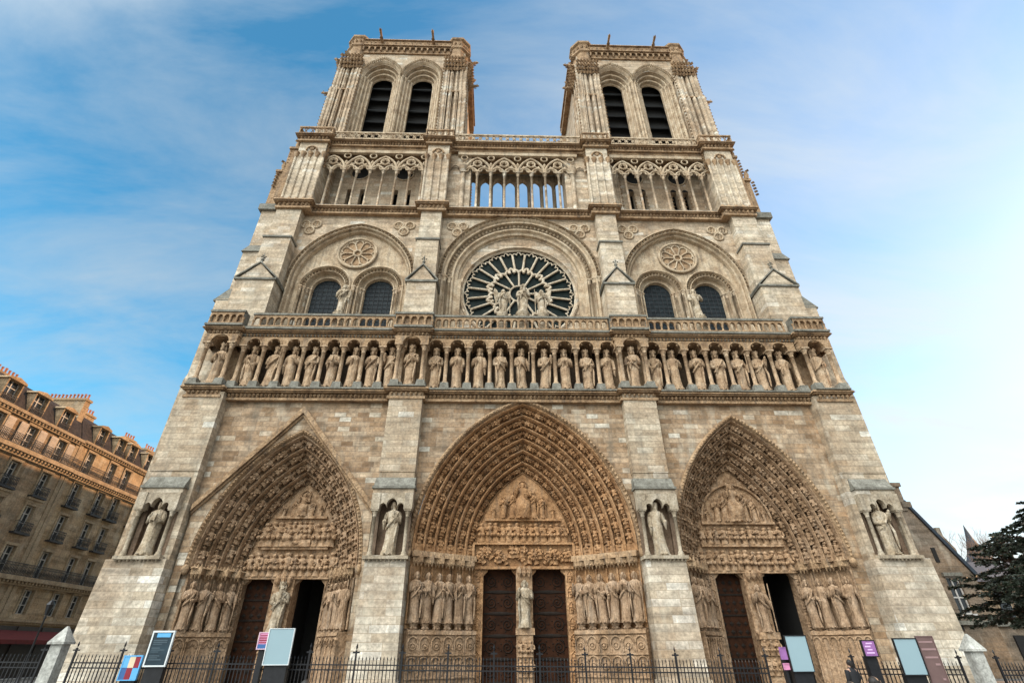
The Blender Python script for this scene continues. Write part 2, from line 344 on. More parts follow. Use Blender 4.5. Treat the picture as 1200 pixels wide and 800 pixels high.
# ------------------------------------------------------------------ robed figures
def figure(h, seed, nr=20, pose=('chest', 'down'), beard=True, hair=True, lean=0.0, item=None, turn=0.0, halo=False, wings=False, seated=False, veil=False, slim=1.0, tight=1.0):
    """one continuous carved figure standing on z=0 and looking towards -y"""
    rnd = random.Random(seed); mb = MB(); k1 = rnd.randint(5, 7); k2 = rnd.randint(9, 12); p1 = rnd.uniform(0, 6); p2 = rnd.uniform(0, 6); tw = rnd.uniform(-1.5, 1.5)
    prof = [(0, .150, .115), (.03, .152, .118), (.10, .136, .108), (.2, .126, .10), (.32, .124, .098), (.44, .128, .10), (.52, .132, .102), (.60, .118, .09),
            (.66, .122, .094), (.73, .140, .10), (.785, .146, .088), (.81, .120, .07), (.826, .07, .055), (.842, .042, .045), (.862, .040, .045),
            (.876, .050, .058), (.90, .056, .066), (.93, .059, .070), (.955, .058, .068), (.98, .046, .054), (.995, .02, .025), (1.0, .003, .003)]
    if nr <= 9: prof = [prof[i] for i in (0, 2, 4, 6, 7, 9, 10, 12, 14, 16, 18, 20, 21)]
    if veil: prof = [(z, max(a, .075 if z > .81 else 0) if z < .97 else a*1.35, max(b, .07 if z > .81 else 0) if z < .97 else b*1.3) for z, a, b in prof]
    rings = []
    for z, rx, ry in prof:
        amp = max(0, .15*(1-z/.62)) if z < .62 else (.035 if z < .8 else 0)
        cx = lean*sin(z*pi*.9)*.09; ring = []
        if seated: 
            cy = -.10*max(0, 1-abs(z-.30)/.25); ex = 1.25 if z < .45 else 1
        else: cy, ex = 0, 1
        for i in range(nr):
            t = 2*pi*i/nr
            f = 1+amp*(.55*sin(k1*t+p1+tw*z*3)+.45*sin(k2*t+p2))
            x = rx*slim*ex*f*cos(t); y = ry*slim*f*sin(t)
            if .87 < z < .97 and y < 0 and not veil:        # face: cheeks narrow, nose and brow
                x *= .9; y -= .012*math.exp(-(x/.012)**2)*(1 if .895 < z < .94 else .2)
            if z > .84: x += turn*.02; 
            ring.append((x+cx, y+cy, z))
        rings.append(ring)
    mb.loft(rings, True, True, True)
    big = nr > 9
    # arms
    tgt = {'chest': (.03, -.135, .70), 'waist': (.05, -.14, .58), 'book': (.045, -.165, .64), 'bless': (.125, -.17, .80), 'down': (.165, -.06, .47), 'staff': (.17, -.13, .60), 'raise': (.2, -.1, .93), 'pray': (.015, -.17, .74), 'mantle': (.11, -.13, .53)}
    cx = lean*.06
    for s, ps in ((-1, pose[0]), (1, pose[1])):
        sh = Vector((s*.125+cx, 0, .775)); hd = tgt[ps]; hand = Vector((s*hd[0]+cx, hd[1], hd[2]))
        el = Vector((s*(.165 if ps != 'down' else .17)+cx, -.02, .60 if ps not in ('raise',) else .70)); wr = el+(hand-el)*.82
        mb.tube([sh, sh*.5+el*.5+Vector((s*.012, 0, 0)), el, el*.5+wr*.5, wr], [.052, .055, .05, .05, .046] if big else [.05]*5, 7 if big else 4)
        mb.tube([wr, hand, hand+(hand-el).normalized()*.02], [.026, .03, .014], 6 if big else 4)
        if big:
            # hanging sleeve
            mb.tube([wr, wr+Vector((0, .02, -.06)), wr+Vector((s*.01, .03, -.14))], [.04, .038, .012], 6)
            if item and s == item[1]:
                it = item[0]
                if it == 'book': mb.merge(boxm(-.05, .05, -.02, .02, -.065, .065), Matrix.Translation(hand+Vector((0, -.015, .03))) @ Matrix.Rotation(.2*s, 4, 'Y'))
                elif it == 'sceptre': mb.tube([hand+Vector((0, 0, -.16)), hand+Vector((s*.01, 0, .27))], .011, 5).ball(tuple(hand+Vector((s*.01, 0, .29))), .022, .022, .03, 6, 4)
                elif it == 'staff': mb.tube([(hand.x, hand.y-.01, .02), (hand.x+s*.02, hand.y, 1.0)], .012, 5)
                elif it == 'key': mb.tube([hand, hand+Vector((0, -.02, .16))], .012, 5)
                elif it == 'cup': mb.lathe(tuple(hand), [(.03, 0), (.012, .03), (.035, .08)], 7)
                elif it == 'child':
                    mb.merge(figure(.30, seed+5, 8, ('bless', 'waist'), False, True), Matrix.Translation(hand+Vector((0, -.01, -.02))))
                elif it == 'head': mb.ball(tuple(hand+Vector((0, -.02, .03))), .05, .055, .065, 8, 6)
    hx = turn*.02+lean*sin(.92*pi*.9)*.09
    if big:
        # mantle edge sweeping across the body, hem feet, beard and hair
        if rnd.random() < .75 and not seated:
            s = rnd.choice((-1, 1))
            mb.tube([(s*.12+cx, -.06, .77), (s*.06+cx, -.115, .66), (-s*.05+cx, -.125, .54), (-s*.13+cx, -.06, .47)], [.022, .026, .028, .02], 6)
            mb.tube([(s*.13+cx, -.05, .60), (s*.14, -.09, .42), (s*.12, -.10, .22), (s*.13, -.08, .10)], [.02, .028, .026, .012], 6)
        for s in (-1, 1): mb.ball((s*.055, -.125, .018), .03, .055, .02, 7, 4)
        if beard: mb.ball((hx, -.05, .868), .034, .03, .042, 8, 5)
        if hair and not veil:
            mb.ball((hx, .014, .935), .068, .062, .062, 10, 6)
            for s in (-1, 1): mb.tube([(s*.058+hx, .0, .95), (s*.066+hx, .005, .90), (s*.06+hx, .02, .84)], [.02, .026, .014], 6)
    if halo: mb.tube([(hx+.12*cos(a), .04, .93+.12*sin(a)) for a in [2*pi*i/18 for i in range(19)]], .012, 5)
    if wings:
        for s in (-1, 1):
            mb.prism([(s*.08, .78), (s*.16, .98), (s*.25, 1.05), (s*.28, .9), (s*.24, .65), (s*.19, .42), (s*.14, .55)] if s > 0 else [(s*.08, .78), (s*.14, .55), (s*.19, .42), (s*.24, .65), (s*.28, .9), (s*.25, 1.05), (s*.16, .98)], 'y', .07, .10)
    mb.v = [(x*h*tight, y*h, z*h) for x, y, z in mb.v]
    return mb
def boxm(*a): return MB().box(*a, jit=False)
def crown_mesh(h, lean, turn):
    hx = (turn*.02+lean*sin(.95*pi*.9)*.09)*h; mb = MB(); n = 16; r = .073*h
    rings = []
    for k, (rr, z) in enumerate([(1.0, .952), (1.04, .975), (1.12, 1.0), (1.05, 1.0), (.95, .965)]):
        rings.append([(hx+r*rr*cos(2*pi*i/n), .01*h+r*rr*1.08*sin(2*pi*i/n), h*(z+(.03 if (k in (2, 3) and i % 2 == 0) else 0))) for i in range(n)])
    mb.loft(rings, True, False); return mb
def seat(m):
    m.v = [(x*(1.55 if z > .85 else 1.1), y*(1.5 if z > .85 else 1.1), z if z < .85 else .85+(z-.85)*1.25) for x, y, z in m.v]
    for e in (-1, 1): m.ball((e*.075, -.15, .36), .07, .08, .1, 6, 4)
    return m
FIGS = [seat(figure(1, 100+i, 8, random.choice([('chest', 'waist'), ('pray', 'pray'), ('book', 'down'), ('bless', 'waist')]), False, False)) for i in range(8)]
def mini(mb, P, up, out, h, i):
    """small carved figure set into a larger carved mesh: P base point, up tangent, out facing"""
    up = Vector(up).normalized(); out = Vector(out); out = (out-up*out.dot(up)).normalized(); x = up.cross(-out)*-1
    x = (-out).cross(up)
    M = Matrix((x*1.5, -out*1.5, up)).transposed()*h
    T = M.to_4x4(); T.translation = Vector(P); mb.merge(FIGS[i % 8], T)

# ------------------------------------------------------------------ ground
GZ = -.4
def ground():
    def f(nt, B):
        b = NB(nt); p = pos(b)
        br = b.n('ShaderNodeTexBrick'); br.inputs['Scale'].default_value = 1; br.inputs['Brick Width'].default_value = .9; br.inputs['Row Height'].default_value = .6
        br.inputs['Mortar Size'].default_value = .012; br.inputs['Color1'].default_value = (.12, .112, .10, 1); br.inputs['Color2'].default_value = (.18, .168, .15, 1); br.inputs['Mortar'].default_value = (.09, .085, .08, 1)
        b.L.new(p, br.inputs['Vector'])
        c = b.mix(.5, br.outputs['Color'], b.ramp(b.noise(p, .6, 6), [(.3, .6), (.7, 1.2)]), 'MULTIPLY')
        b.L.new(c, B.inputs['Base Color']); B.inputs['Roughness'].default_value = .8
    m = mat('paving_stone', f)
    mb = MB(); mb.add([(-900, -900, GZ), (900, -900, GZ), (900, 900, GZ), (-900, 900, GZ)], [(0, 1, 2, 3)])
    tag(mb.build('paved_square', m), kind='structure')
    mb = MB(); mb.box(-46.5, -44.6, -40, 120, GZ-.2, GZ+.14); tag(mb.build('pavement', plain('kerb_stone', (.25, .24, .22), .8, .3)), kind='structure')
ground()

# ------------------------------------------------------------------ cathedral
CATH = empty('cathedral', (0, 0, 0), label='huge twin-towered Gothic cathedral of weathered tan limestone with a rose window and three carved portals', cat='cathedral')
BX = (-22.75, -8.4, 8.4, 22.75)          # buttress axes
BAYS = ((-15.3, 5.75), (0, 7.15), (15.3, 5.75))
Y1, Y2, Y3, YT = .75, 2.6, 2.5, 4.5

def portal(cx, cxi, W, wi, zs, zao, zi, zai, Yi, no, doors, ztop, zdado, zst0, zst1, nfig, gable=None, kind='C', z1=17.4, xa=-7.25, xb=7.25):
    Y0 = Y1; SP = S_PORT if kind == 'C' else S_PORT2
    # wall of the bay with the arch cut out
    mb = MB(); wall_arches(mb, xa, xb, GZ, z1, Y0, [(cx, W+.02, zs, zao+.02, GZ)], 22)
    wall = mb.build('portal_wall', S_WALL, CATH)
    L = lambda a, b, t: a+(b-a)*t
    spec = []; path = []; dY = (Yi-Y0)/no; dYf = dY
    prof = [(0, 0), (.02, -.06), (.09, -.12), (.17, -.08), (.21, .02), (.25, .10), (.28, .42), (.45, .62), (.78, .66), (.92, .55), (.97, dYf), (1.0, dYf)]
    def at(t): return (L(cx, cxi, t), L(W, wi, t), L(zs, zi, t), L(zao, zai, t))
    for i in range(no):
        for u, v in prof:
            c, w, z, za = at((i+u)/no); spec.append((c, w, z, za, Y0+dY*i+v))
    spec.append(at(1)+(Yi,))
    mb = MB(); arch_loft(mb, spec, 22, smooth=False)
    for i in range(no):                    # carved figures, one ring per order
        c, w, z, za = at((i+.55)/no); yy = Y0+dY*i+.40
        p = arch(c, w, z, za, 60); half = p[:61]
        nf = nfig[i]; ph = random.uniform(.0, .45)
        for s in (1, -1):
            for k in range(nf):
                q = min((k+.05+ph)/nf*60*.985, 59); j = int(q); a = half[j]; b_ = half[min(j+1, 60)]; fr = q-j
                px, pz = L(a[0], b_[0], fr), L(a[1], b_[1], fr); tx, tz = b_[0]-a[0], b_[1]-a[1]
                Lg = sum(math.dist(half[m], half[m+1]) for m in range(60))/nf
                X = px if s > 0 else 2*c-px; TX = tx if s > 0 else -tx
                inn = Vector((c-X, 0, z-pz)).normalized()
                mini(mb, (X, yy-.02, pz), (TX, 0, tz), (inn.x*.5, -1, inn.z*.5), Lg*random.uniform(.80, .88), random.randint(0, 7))
                hx = Vector((TX, 0, tz)).normalized()*Lg*.86
                mb.bump(X+hx.x, yy-.10, pz+hx.z, .15, .2, .13); mb.bump(X+hx.x*.05, yy-.1, pz+hx.z*.05, .16, .2, .07)
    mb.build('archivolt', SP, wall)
    # hood mould with leaf crockets round the outside
    mb = MB(); hs = []
    for dw, y in ((.34, Y0), (.34, Y0-.12), (.26, Y0-.24), (.14, Y0-.24), (.06, Y0-.1), (0, Y0-.02)): hs.append((cx, W+dw, zs, zao+dw*1.1, y))
    arch_loft(mb, hs, 22)
    p = arch(cx, W+.17, zs, zao+.18, 46)
    for x, z in p: mb.bump(x, Y0-.24, z, .13, .1, .13)
    for s in (-1, 1): mb.ball((cx+s*(W+.15), Y0-.18, zs-.15), .22, .24, .3)
    mb.build('hood_mould', S_ORN, wall)
    # splayed jambs
    jambs = []
    for s in (-1, 1):
        jm = MB(); dd = MB(); cn = MB()
        A = Vector((cx+s*W, Y0)); B = Vector((cxi+s*(wi+.02), Yi)); d = (B-A); Ls = d.length; d.normalize(); nrm = Vector((d.y, -d.x)); 
        if nrm.y > 0: nrm = -nrm
        def P(t, z, o, A=A, d=d, Ls=Ls, nrm=nrm): q = A+d*(Ls*t)+nrm*o; return (q.x, q.y, z)
        jm.add([P(0, GZ, 0), P(1, GZ, 0), P(1, zs+.5, 0), P(0, zs+.5, 0)], [(0, 1, 2, 3)])
        n = {'C': 6, 'L': 4, 'R': 4}[kind]
        for k in range(n+1):               # slender shafts between the statues
            t = (k+.02)/n*.96+.01; q = P(t, 0, .05); jm.tube([P(t, zst0, .06), P(t, zst1+.1, .06)], .075, 6)
        # canopies
        for k in range(n):
            t = (k+.5)/n*.97+.01; w = Ls/n*.5
            q = P(t, 0, .30)
            cn.box(q[0]-w*.8, q[0]+w*.8, q[1]-w*.55, q[1]+w*.7, zst1+.30, zst1+.62)
            for a in (-.55, 0, .55): cn.lathe((q[0]+a*w, q[1]-w*.35, 0), [(.01, zst1+.06), (.10, zst1+.3), (.11, zst1+.62), (.03, zst1+.86)], 5, False)
            for a in (-.3, .3): cn.bump(q[0]+a*w, q[1]-w*.62, zst1+.32, .1, .07, .13)
            jambs.append((s, k, P(t, zst0, .33)))
            if kind != 'L': jm.bump(*P(t, zst0-.22, .28), .2, .2, .22)
        cn.add([P(0, zst1+.62, .55), P(1, zst1+.62, .45), P(1, zst1+.62, -.1), P(0, zst1+.62, -.1), P(0, zs+.02, .40), P(1, zs+.02, .3), P(1, zs+.02, -.1), P(0, zs+.02, -.1)],
               [(0, 1, 5, 4), (4, 5, 6, 7), (0, 3, 2, 1), (0, 4, 7, 3)])
        # dado: ledge, blind arcade
        dd.add([P(0, GZ, .52), P(1, GZ, .52), P(1, zdado-.25, .52), P(0, zdado-.25, .52), P(0, zdado-.2, .62), P(1, zdado-.2, .62), P(1, zdado, .58), P(0, zdado, .58), P(1, zdado+.1, 0), P(0, zdado+.1, 0)],
               [(0, 1, 2, 3), (3, 2, 5, 4), (4, 5, 6, 7), (7, 6, 8, 9)])
        dd.add([P(0, GZ, .52), P(0, zdado, .58), P(0, zdado, -.1), P(0, GZ, -.1)], [(0, 1, 2, 3)]); dd.add([P(1, GZ, .52), P(1, zdado, .58), P(1, zdado, -.3), P(1, GZ, -.3)], [(0, 3, 2, 1)])
        rows = {'C': [(zdado-1.15, zdado-.3, 6, True), (zdado-2.25, zdado-1.3, 6, True)], 'L': [(GZ+.6, zdado-.3, 4, False)], 'R': [(GZ+.4, zdado-.3, 7, False)]}[kind]
        for za_, zb_, m, med in rows:
            for k in range(m):
                ta, tb = (k+.06)/m, (k+.94)/m; tm = (ta+tb)/2; hw = (tb-ta)/2*Ls; zsp = zb_-hw*1.15
                pts = [P(ta, za_, .55), P(ta, zsp, .55)]+[P(tm-(tm-ta)*cos(u), zsp+hw*1.1*sin(u), .55) for u in [pi*i/8 for i in range(9)]]+[P(tb, zsp, .55), P(tb, za_, .55)]
                dd.tube(pts, .055, 5)
                if med: dd.tube([P(tm+.28*(tb-ta)*cos(u), zsp-.12+hw*.5*sin(u), .55) for u in [2*pi*i/10 for i in range(11)]], .04, 4); dd.bump(*P(tm, zsp-.12, .54), .12, .08, .16)
                elif kind == 'L':
                    for e in (-1, 1): dd.tube([P(tm+e*(tb-ta)*.5, zsp, .56), P(tm+e*(tb-ta)*.22, zsp-hw*.1, .56), P(tm, zsp+hw*.55, .56)], .035, 4)
                    dd.bump(*P(ta-.005, zsp+.25, .6), .12, .1, .2)
            dd.add([P(0, za_-.12, .52), P(1, za_-.12, .52), P(1, za_-.1, .6), P(0, za_-.1, .6), P(1, za_-.02, .6), P(0, za_-.02, .6), P(1, za_, .52), P(0, za_, .52)], [(0, 1, 2, 3), (3, 2, 4, 5), (5, 4, 6, 7)])
        jm.build('jamb', SP, wall); cn.build('jamb_canopy', S_ORN, wall); dd.build('dado', S_PORT2, wall)
    # inner wall with door openings
    mb = MB(); ops = [((a+b)/2, (b-a)/2, ztop, None, GZ) for a, b in doors]
    wall_arches(mb, cxi-wi-.6, cxi+wi+.6, GZ, ztop+.25, Yi+.15, ops)
    for a, b in doors:
        for x in (a, b): mb.add([(x, Yi+.15, GZ), (x, Yi+.75, GZ), (x, Yi+.75, ztop), (x, Yi+.15, ztop)], [(0, 1, 2, 3)])
        mb.add([(a, Yi+.15, ztop), (b, Yi+.15, ztop), (b, Yi+.75, ztop), (a, Yi+.75, ztop)], [(0, 1, 2, 3)])
        for s, x in ((1, a), (-1, b)):       # corbel blocks in the upper door corners
            mb.prism([(x, ztop), (x+s*.32, ztop), (x+s*.26, ztop-.16), (x, ztop-.42)], 'y', Yi+.05, Yi+.4)
    for s in (-1, 1):                         # carved door posts
        xo = cxi+s*(wi-.33); lo = min(doors[0][0], doors[1][0]) if s < 0 else max(doors[0][1], doors[1][1])
        xa_, xb_ = sorted((lo, cxi+s*wi)); mb.box(xa_, xb_, Yi, Yi+.3, GZ, ztop)
        for k in range(7):
            z = GZ+.5+k*(ztop-GZ-.4)/7; xm = (xa_+xb_)/2; r = (xb_-xa_)*.36
            mb.tube([(xm-r, Yi-.02, z), (xm-r, Yi-.02, z+.45), (xm, Yi-.02, z+.68), (xm+r, Yi-.02, z+.45), (xm+r, Yi-.02, z)], .04, 4); mini(mb, (xm, Yi-.0, z+.02), (0, 0, 1), (0, -1, 0), .5, k)
    mb.build('door_surround', SP, wall)
    xm = (doors[0][1]+doors[1][0])/2; hw = (doors[1][0]-doors[0][1])/2
    mb = MB(); mb.box(xm-hw, xm+hw, Yi-.12, Yi+.9, GZ, ztop)
    mb.box(xm-hw-.06, xm+hw+.06, Yi-.5, Yi-.1, zst0-.55, zst0-.2); mb.box(xm-hw*.9, xm+hw*.9, Yi-.42, Yi-.1, GZ, zst0-.55)
    for r in range(2):
        for k in range(3): mini(mb, (xm-hw*.6+k*hw*.6, Yi-.42, .35+r*1.0), (0, 0, 1), (0, -1, 0), .8, k+r)
    for a in (-.6, 0, .6): mb.lathe((xm+a*hw, Yi-.3, 0), [(.01, ztop-.55), (.16, ztop-.3), (.17, ztop-.05), (.05, ztop+.1)], 6, False)
    mb.build('trumeau', S_FIG, wall)
    # tympanum
    mb = MB(); base = ztop+.02
    p = arch(cxi, wi+.05, zi, zai+.1, 16)
    pts = [(cxi-wi-.05, base)]+p+[(cxi+wi+.05, base)]
    mb.prism(pts, 'y', Yi+.12, Yi+.5)
    def half(z):
        best = wi
        for (x0, z0), (x1, z1_) in zip(p[:17], p[1:17]):
            if z0 <= z <= z1_: best = cxi-(x0+(x1-x0)*(z-z0)/max(z1_-z0, 1e-6))
        return best if z < zai else .1
    rows = {'C': [(base+.1, 7.72, 'busy'), (7.9, 9.25, 'row'), (9.4, 12.3, 'top')], 'L': [(base+.05, 7.35, 'row'), (7.55, 9.35, 'row2'), (9.5, 11.3, 'top')], 'R': [(base+.05, 7.5, 'row'), (7.7, 9.0, 'row'), (9.15, 12.2, 'top')]}[kind]
    for za_, zb_, k in rows:
        hw_ = half((za_+zb_)/2)-.12 if k != 'top' else half(za_+.4)-.1
        hh = half(zb_)
        mb.box(cxi-min(half(zb_), hw_+.1) if k != 'top' else cxi-hw_, cxi+min(half(zb_), hw_+.1) if k != 'top' else cxi+hw_, Yi-.16, Yi+.2, za_-.15, za_)
        H = zb_-za_
        if k == 'busy':
            mb.box(cxi-hw_-.15, cxi+hw_+.15, Yi-.2, Yi+.2, zb_, zb_+.12); mb.box(cxi-hw_-.2, cxi-hw_-.05, Yi-.2, Yi+.2, za_, zb_); mb.box(cxi+hw_+.05, cxi+hw_+.2, Yi-.2, Yi+.2, za_, zb_)
            for i in range(26):
                a = random.uniform(-.9, .9); mini(mb, (cxi-hw_+2*hw_*(i+.5)/26, Yi+.02, za_+random.uniform(.05, H*.45)), (a, 0, 1), (0, -1, 0), H*random.uniform(.5, .7), i)
        elif k in ('row', 'row2'):
            n = int(hw_*2/.46)
            for i in range(n):
                x = cxi-hw_+2*hw_*(i+.5)/n
                if k == 'row2' and abs(x-cxi) < .9: continue
                mini(mb, (x, Yi+.0, za_), (random.uniform(-.08, .08), 0, 1), (random.uniform(-.4, .4), -1, 0), H*random.uniform(.8, .9), i)
            if k == 'row2':
                mb.box(cxi-1.0, cxi+1.0, Yi-.3, Yi+.1, za_, za_+.42); mini(mb, (cxi-.85, Yi-.12, za_+.55), (1, 0, .04), (0, -1, .3), 1.5, 1)
                for i in range(5): mini(mb, (cxi-.7+i*.35, Yi+.05, za_+.55), (0, 0, 1), (0, -1, 0), 1.05, i)
        else:
            mb.merge(figure(H*.86, 7, 18, ('bless', 'book'), True, True, seated=True), Matrix.Translation((cxi, Yi-.1, za_)) @ Matrix.Diagonal((1.25, 1, 1, 1)))
            mb.box(cxi-.55, cxi+.55, Yi-.1, Yi+.2, za_, za_+H*.45)
            for j, (f, q) in enumerate(((.30, .66), (.53, .54), (.80, .30)) if kind != 'L' else ((.36, .6), (.72, .42))):
                for s in (-1, 1):
                    if hw_*f > .4: mb.merge(figure(H*q, 20+j+s, 12, ('chest', 'pray'), False, True, wings=(j == 1 and kind != 'R'), lean=-s*.5), Matrix.Translation((cxi+s*hw_*f, Yi-.02, za_)))
            mb.tube([(cxi+.32*cos(a), Yi+.02, za_+H*.80+.32*sin(a)) for a in [2*pi*i/16 for i in range(17)]], .05, 5)
    if kind == 'R':
        mb.tube([(x, Yi-.05, z) for x, z in arch(cxi, 2.45, 9.15, 11.75, 10)], .09, 6)
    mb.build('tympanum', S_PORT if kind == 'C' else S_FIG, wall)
    if gable:
        gx, gz, ga, gb, gf = gable; mb = MB(); p = arch(cx, W+.30, zs, zao+.34, 18)
        y = Y0-.22
        # gable face between the arch and the sloping coping
        e = [(ga, gf)]
        for x, z in p:
            t = abs(x-gx)/((gx-ga) if x < gx else (gb-gx)); zt = gz-(gz-gf)*min(t, 1); e.append((x, max(zt-.1, z)))
        for (a, b_), (x0, z0), (x1, z1_) in zip(zip(p, p[1:]), e[1:], e[2:]):
            mb.add([(a[0], y, a[1]), (b_[0], y, b_[1]), (x1, y, max(z1_, b_[1])), (x0, y, max(z0, a[1]))], [(0, 1, 2, 3)])
        for q in ((ga, cx-W-.3), (cx+W+.3, gb)):
            lo, hi = q
            zt = lambda x: gz-(gz-gf)*min(1, abs(x-gx)/((gx-ga) if x < gx else (gb-gx)))
            mb.add([(lo, y, GZ), (hi, y, GZ), (hi, y, zt(hi)-.1), (lo, y, zt(lo)-.1)], [(0, 1, 2, 3)])
        mb.build('gable_face', S_WALL, wall)
        mb = MB()
        for s, xx in ((-1, ga), (1, gb)):
            pr = [(xx, gf-.35), (xx, gf+.05), (gx, gz+.05), (gx, gz-.45)]
            if s > 0: pr = pr[::-1]
            mb.prism(pr, 'y', Y0-.52, Y0+.1)
            pr = [(xx, gf-.55), (xx, gf-.38), (gx, gz-.48), (gx, gz-.68)]
            if s > 0: pr = pr[::-1]
            mb.prism(pr, 'y', Y0-.36, Y0+.1)
        mb.build('gable_coping', S_ORN, wall)
    return jambs, (xm, Yi-.34, zst0-.2)

PL = portal(-15.3, -15.1, 5.0, 2.98, 6.05, 14.5, 5.9, 11.75, 3.0, 4, [(-17.87, -15.95), (-14.65, -12.75)], 5.7, 2.65, 2.75, 5.35, (9, 8, 7, 7), gable=(-15.5, 16.4, -21.1, -9.75, 9.6), kind='L', xa=-21.25, xb=-9.5)
PC = portal(0, 0, 7.1, 3.3, 6.95, 17.0, 7.0, 12.6, 3.2, 6, [(-2.66, -.52), (.52, 2.72)], 6.25, 2.7, 3.05, 6.0, (13, 12, 12, 11, 10, 9), kind='C')
PR = portal(15.05, 14.85, 5.25, 3.2, 6.4, 15.8, 6.4, 12.85, 3.0, 5, [(12.52, 14.36), (15.6, 17.8)], 6.0, 2.6, 2.75, 5.75, (11, 10, 9, 9, 8), kind='R', xa=9.5, xb=21.25)

def door(a, b, y, z1, parent=None, leaf=2, style=0):
    mb = MB(); mb.box(a+.01, b-.01, y, y+.12, GZ, z1)
    n = 6
    for i in range(1, n): mb.box(a+(b-a)*i/n-.012, a+(b-a)*i/n+.012, y-.012, y, GZ+.1, z1-.05)
    d = mb.build('door', M_DOOR, CATH)
    mb = MB(); w = (b-a); rows = 5
    for k in range(rows):
        z0 = GZ+.35+k*(z1-GZ-.5)/rows; H = (z1-GZ-.5)/rows
        mb.box(a+.06, b-.06, y-.05, y-.01, z0, z0+.09)
        if style == 0:
            for s in (-1, 1):
                c = ((a+b)/2+s*w*.24, z0+H*.55)
                mb.tube([(c[0]+s*(.02+.36*u)*cos(u*13+1), y-.04, c[1]+(.02+.36*u)*sin(u*13+1)) for u in [i/34 for i in range(35)]], .028, 4)
                for q in range(7):
                    u = q*pi*2/7; mb.bump(c[0]+.43*cos(u), y-.03, c[1]+.40*sin(u), .055, .03, .055)
            mb.ball(((a+b)/2, y-.03, z0+.045), w*.42, .03, .11, 10, 4)
        else:
            for i in range(4):
                for j in range(2): mb.bump(a+w*(i+.5)/4, y-.03, z0+.3+j*.45, .15, .03, .15)
    mb.build('ironwork', M_DIRON, d)
    return d
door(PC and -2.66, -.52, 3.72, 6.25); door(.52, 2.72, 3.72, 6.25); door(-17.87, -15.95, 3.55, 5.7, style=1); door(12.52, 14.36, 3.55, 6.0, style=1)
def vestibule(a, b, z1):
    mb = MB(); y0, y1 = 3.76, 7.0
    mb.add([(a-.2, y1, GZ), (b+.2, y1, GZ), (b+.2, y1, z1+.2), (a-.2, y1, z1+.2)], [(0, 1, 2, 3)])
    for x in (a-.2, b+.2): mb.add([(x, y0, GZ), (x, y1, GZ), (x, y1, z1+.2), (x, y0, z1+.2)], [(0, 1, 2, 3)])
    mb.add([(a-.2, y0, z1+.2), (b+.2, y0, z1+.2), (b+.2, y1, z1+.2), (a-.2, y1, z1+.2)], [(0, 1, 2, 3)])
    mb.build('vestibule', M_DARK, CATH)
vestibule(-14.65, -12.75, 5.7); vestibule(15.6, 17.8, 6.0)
for a, b, z in ((-14.6, -14.5, 5.65), (15.62, 15.72, 5.95)):   # open leaf swung inwards
    mb = MB(); mb.box(b+1.55 if a < 0 else a, b+1.63 if a < 0 else b, 3.8, 5.6, GZ, z); dl = mb.build('door', M_DOORL if a < 0 else M_DOOR, CATH); dl['label'] = 'door leaf standing open inwards'

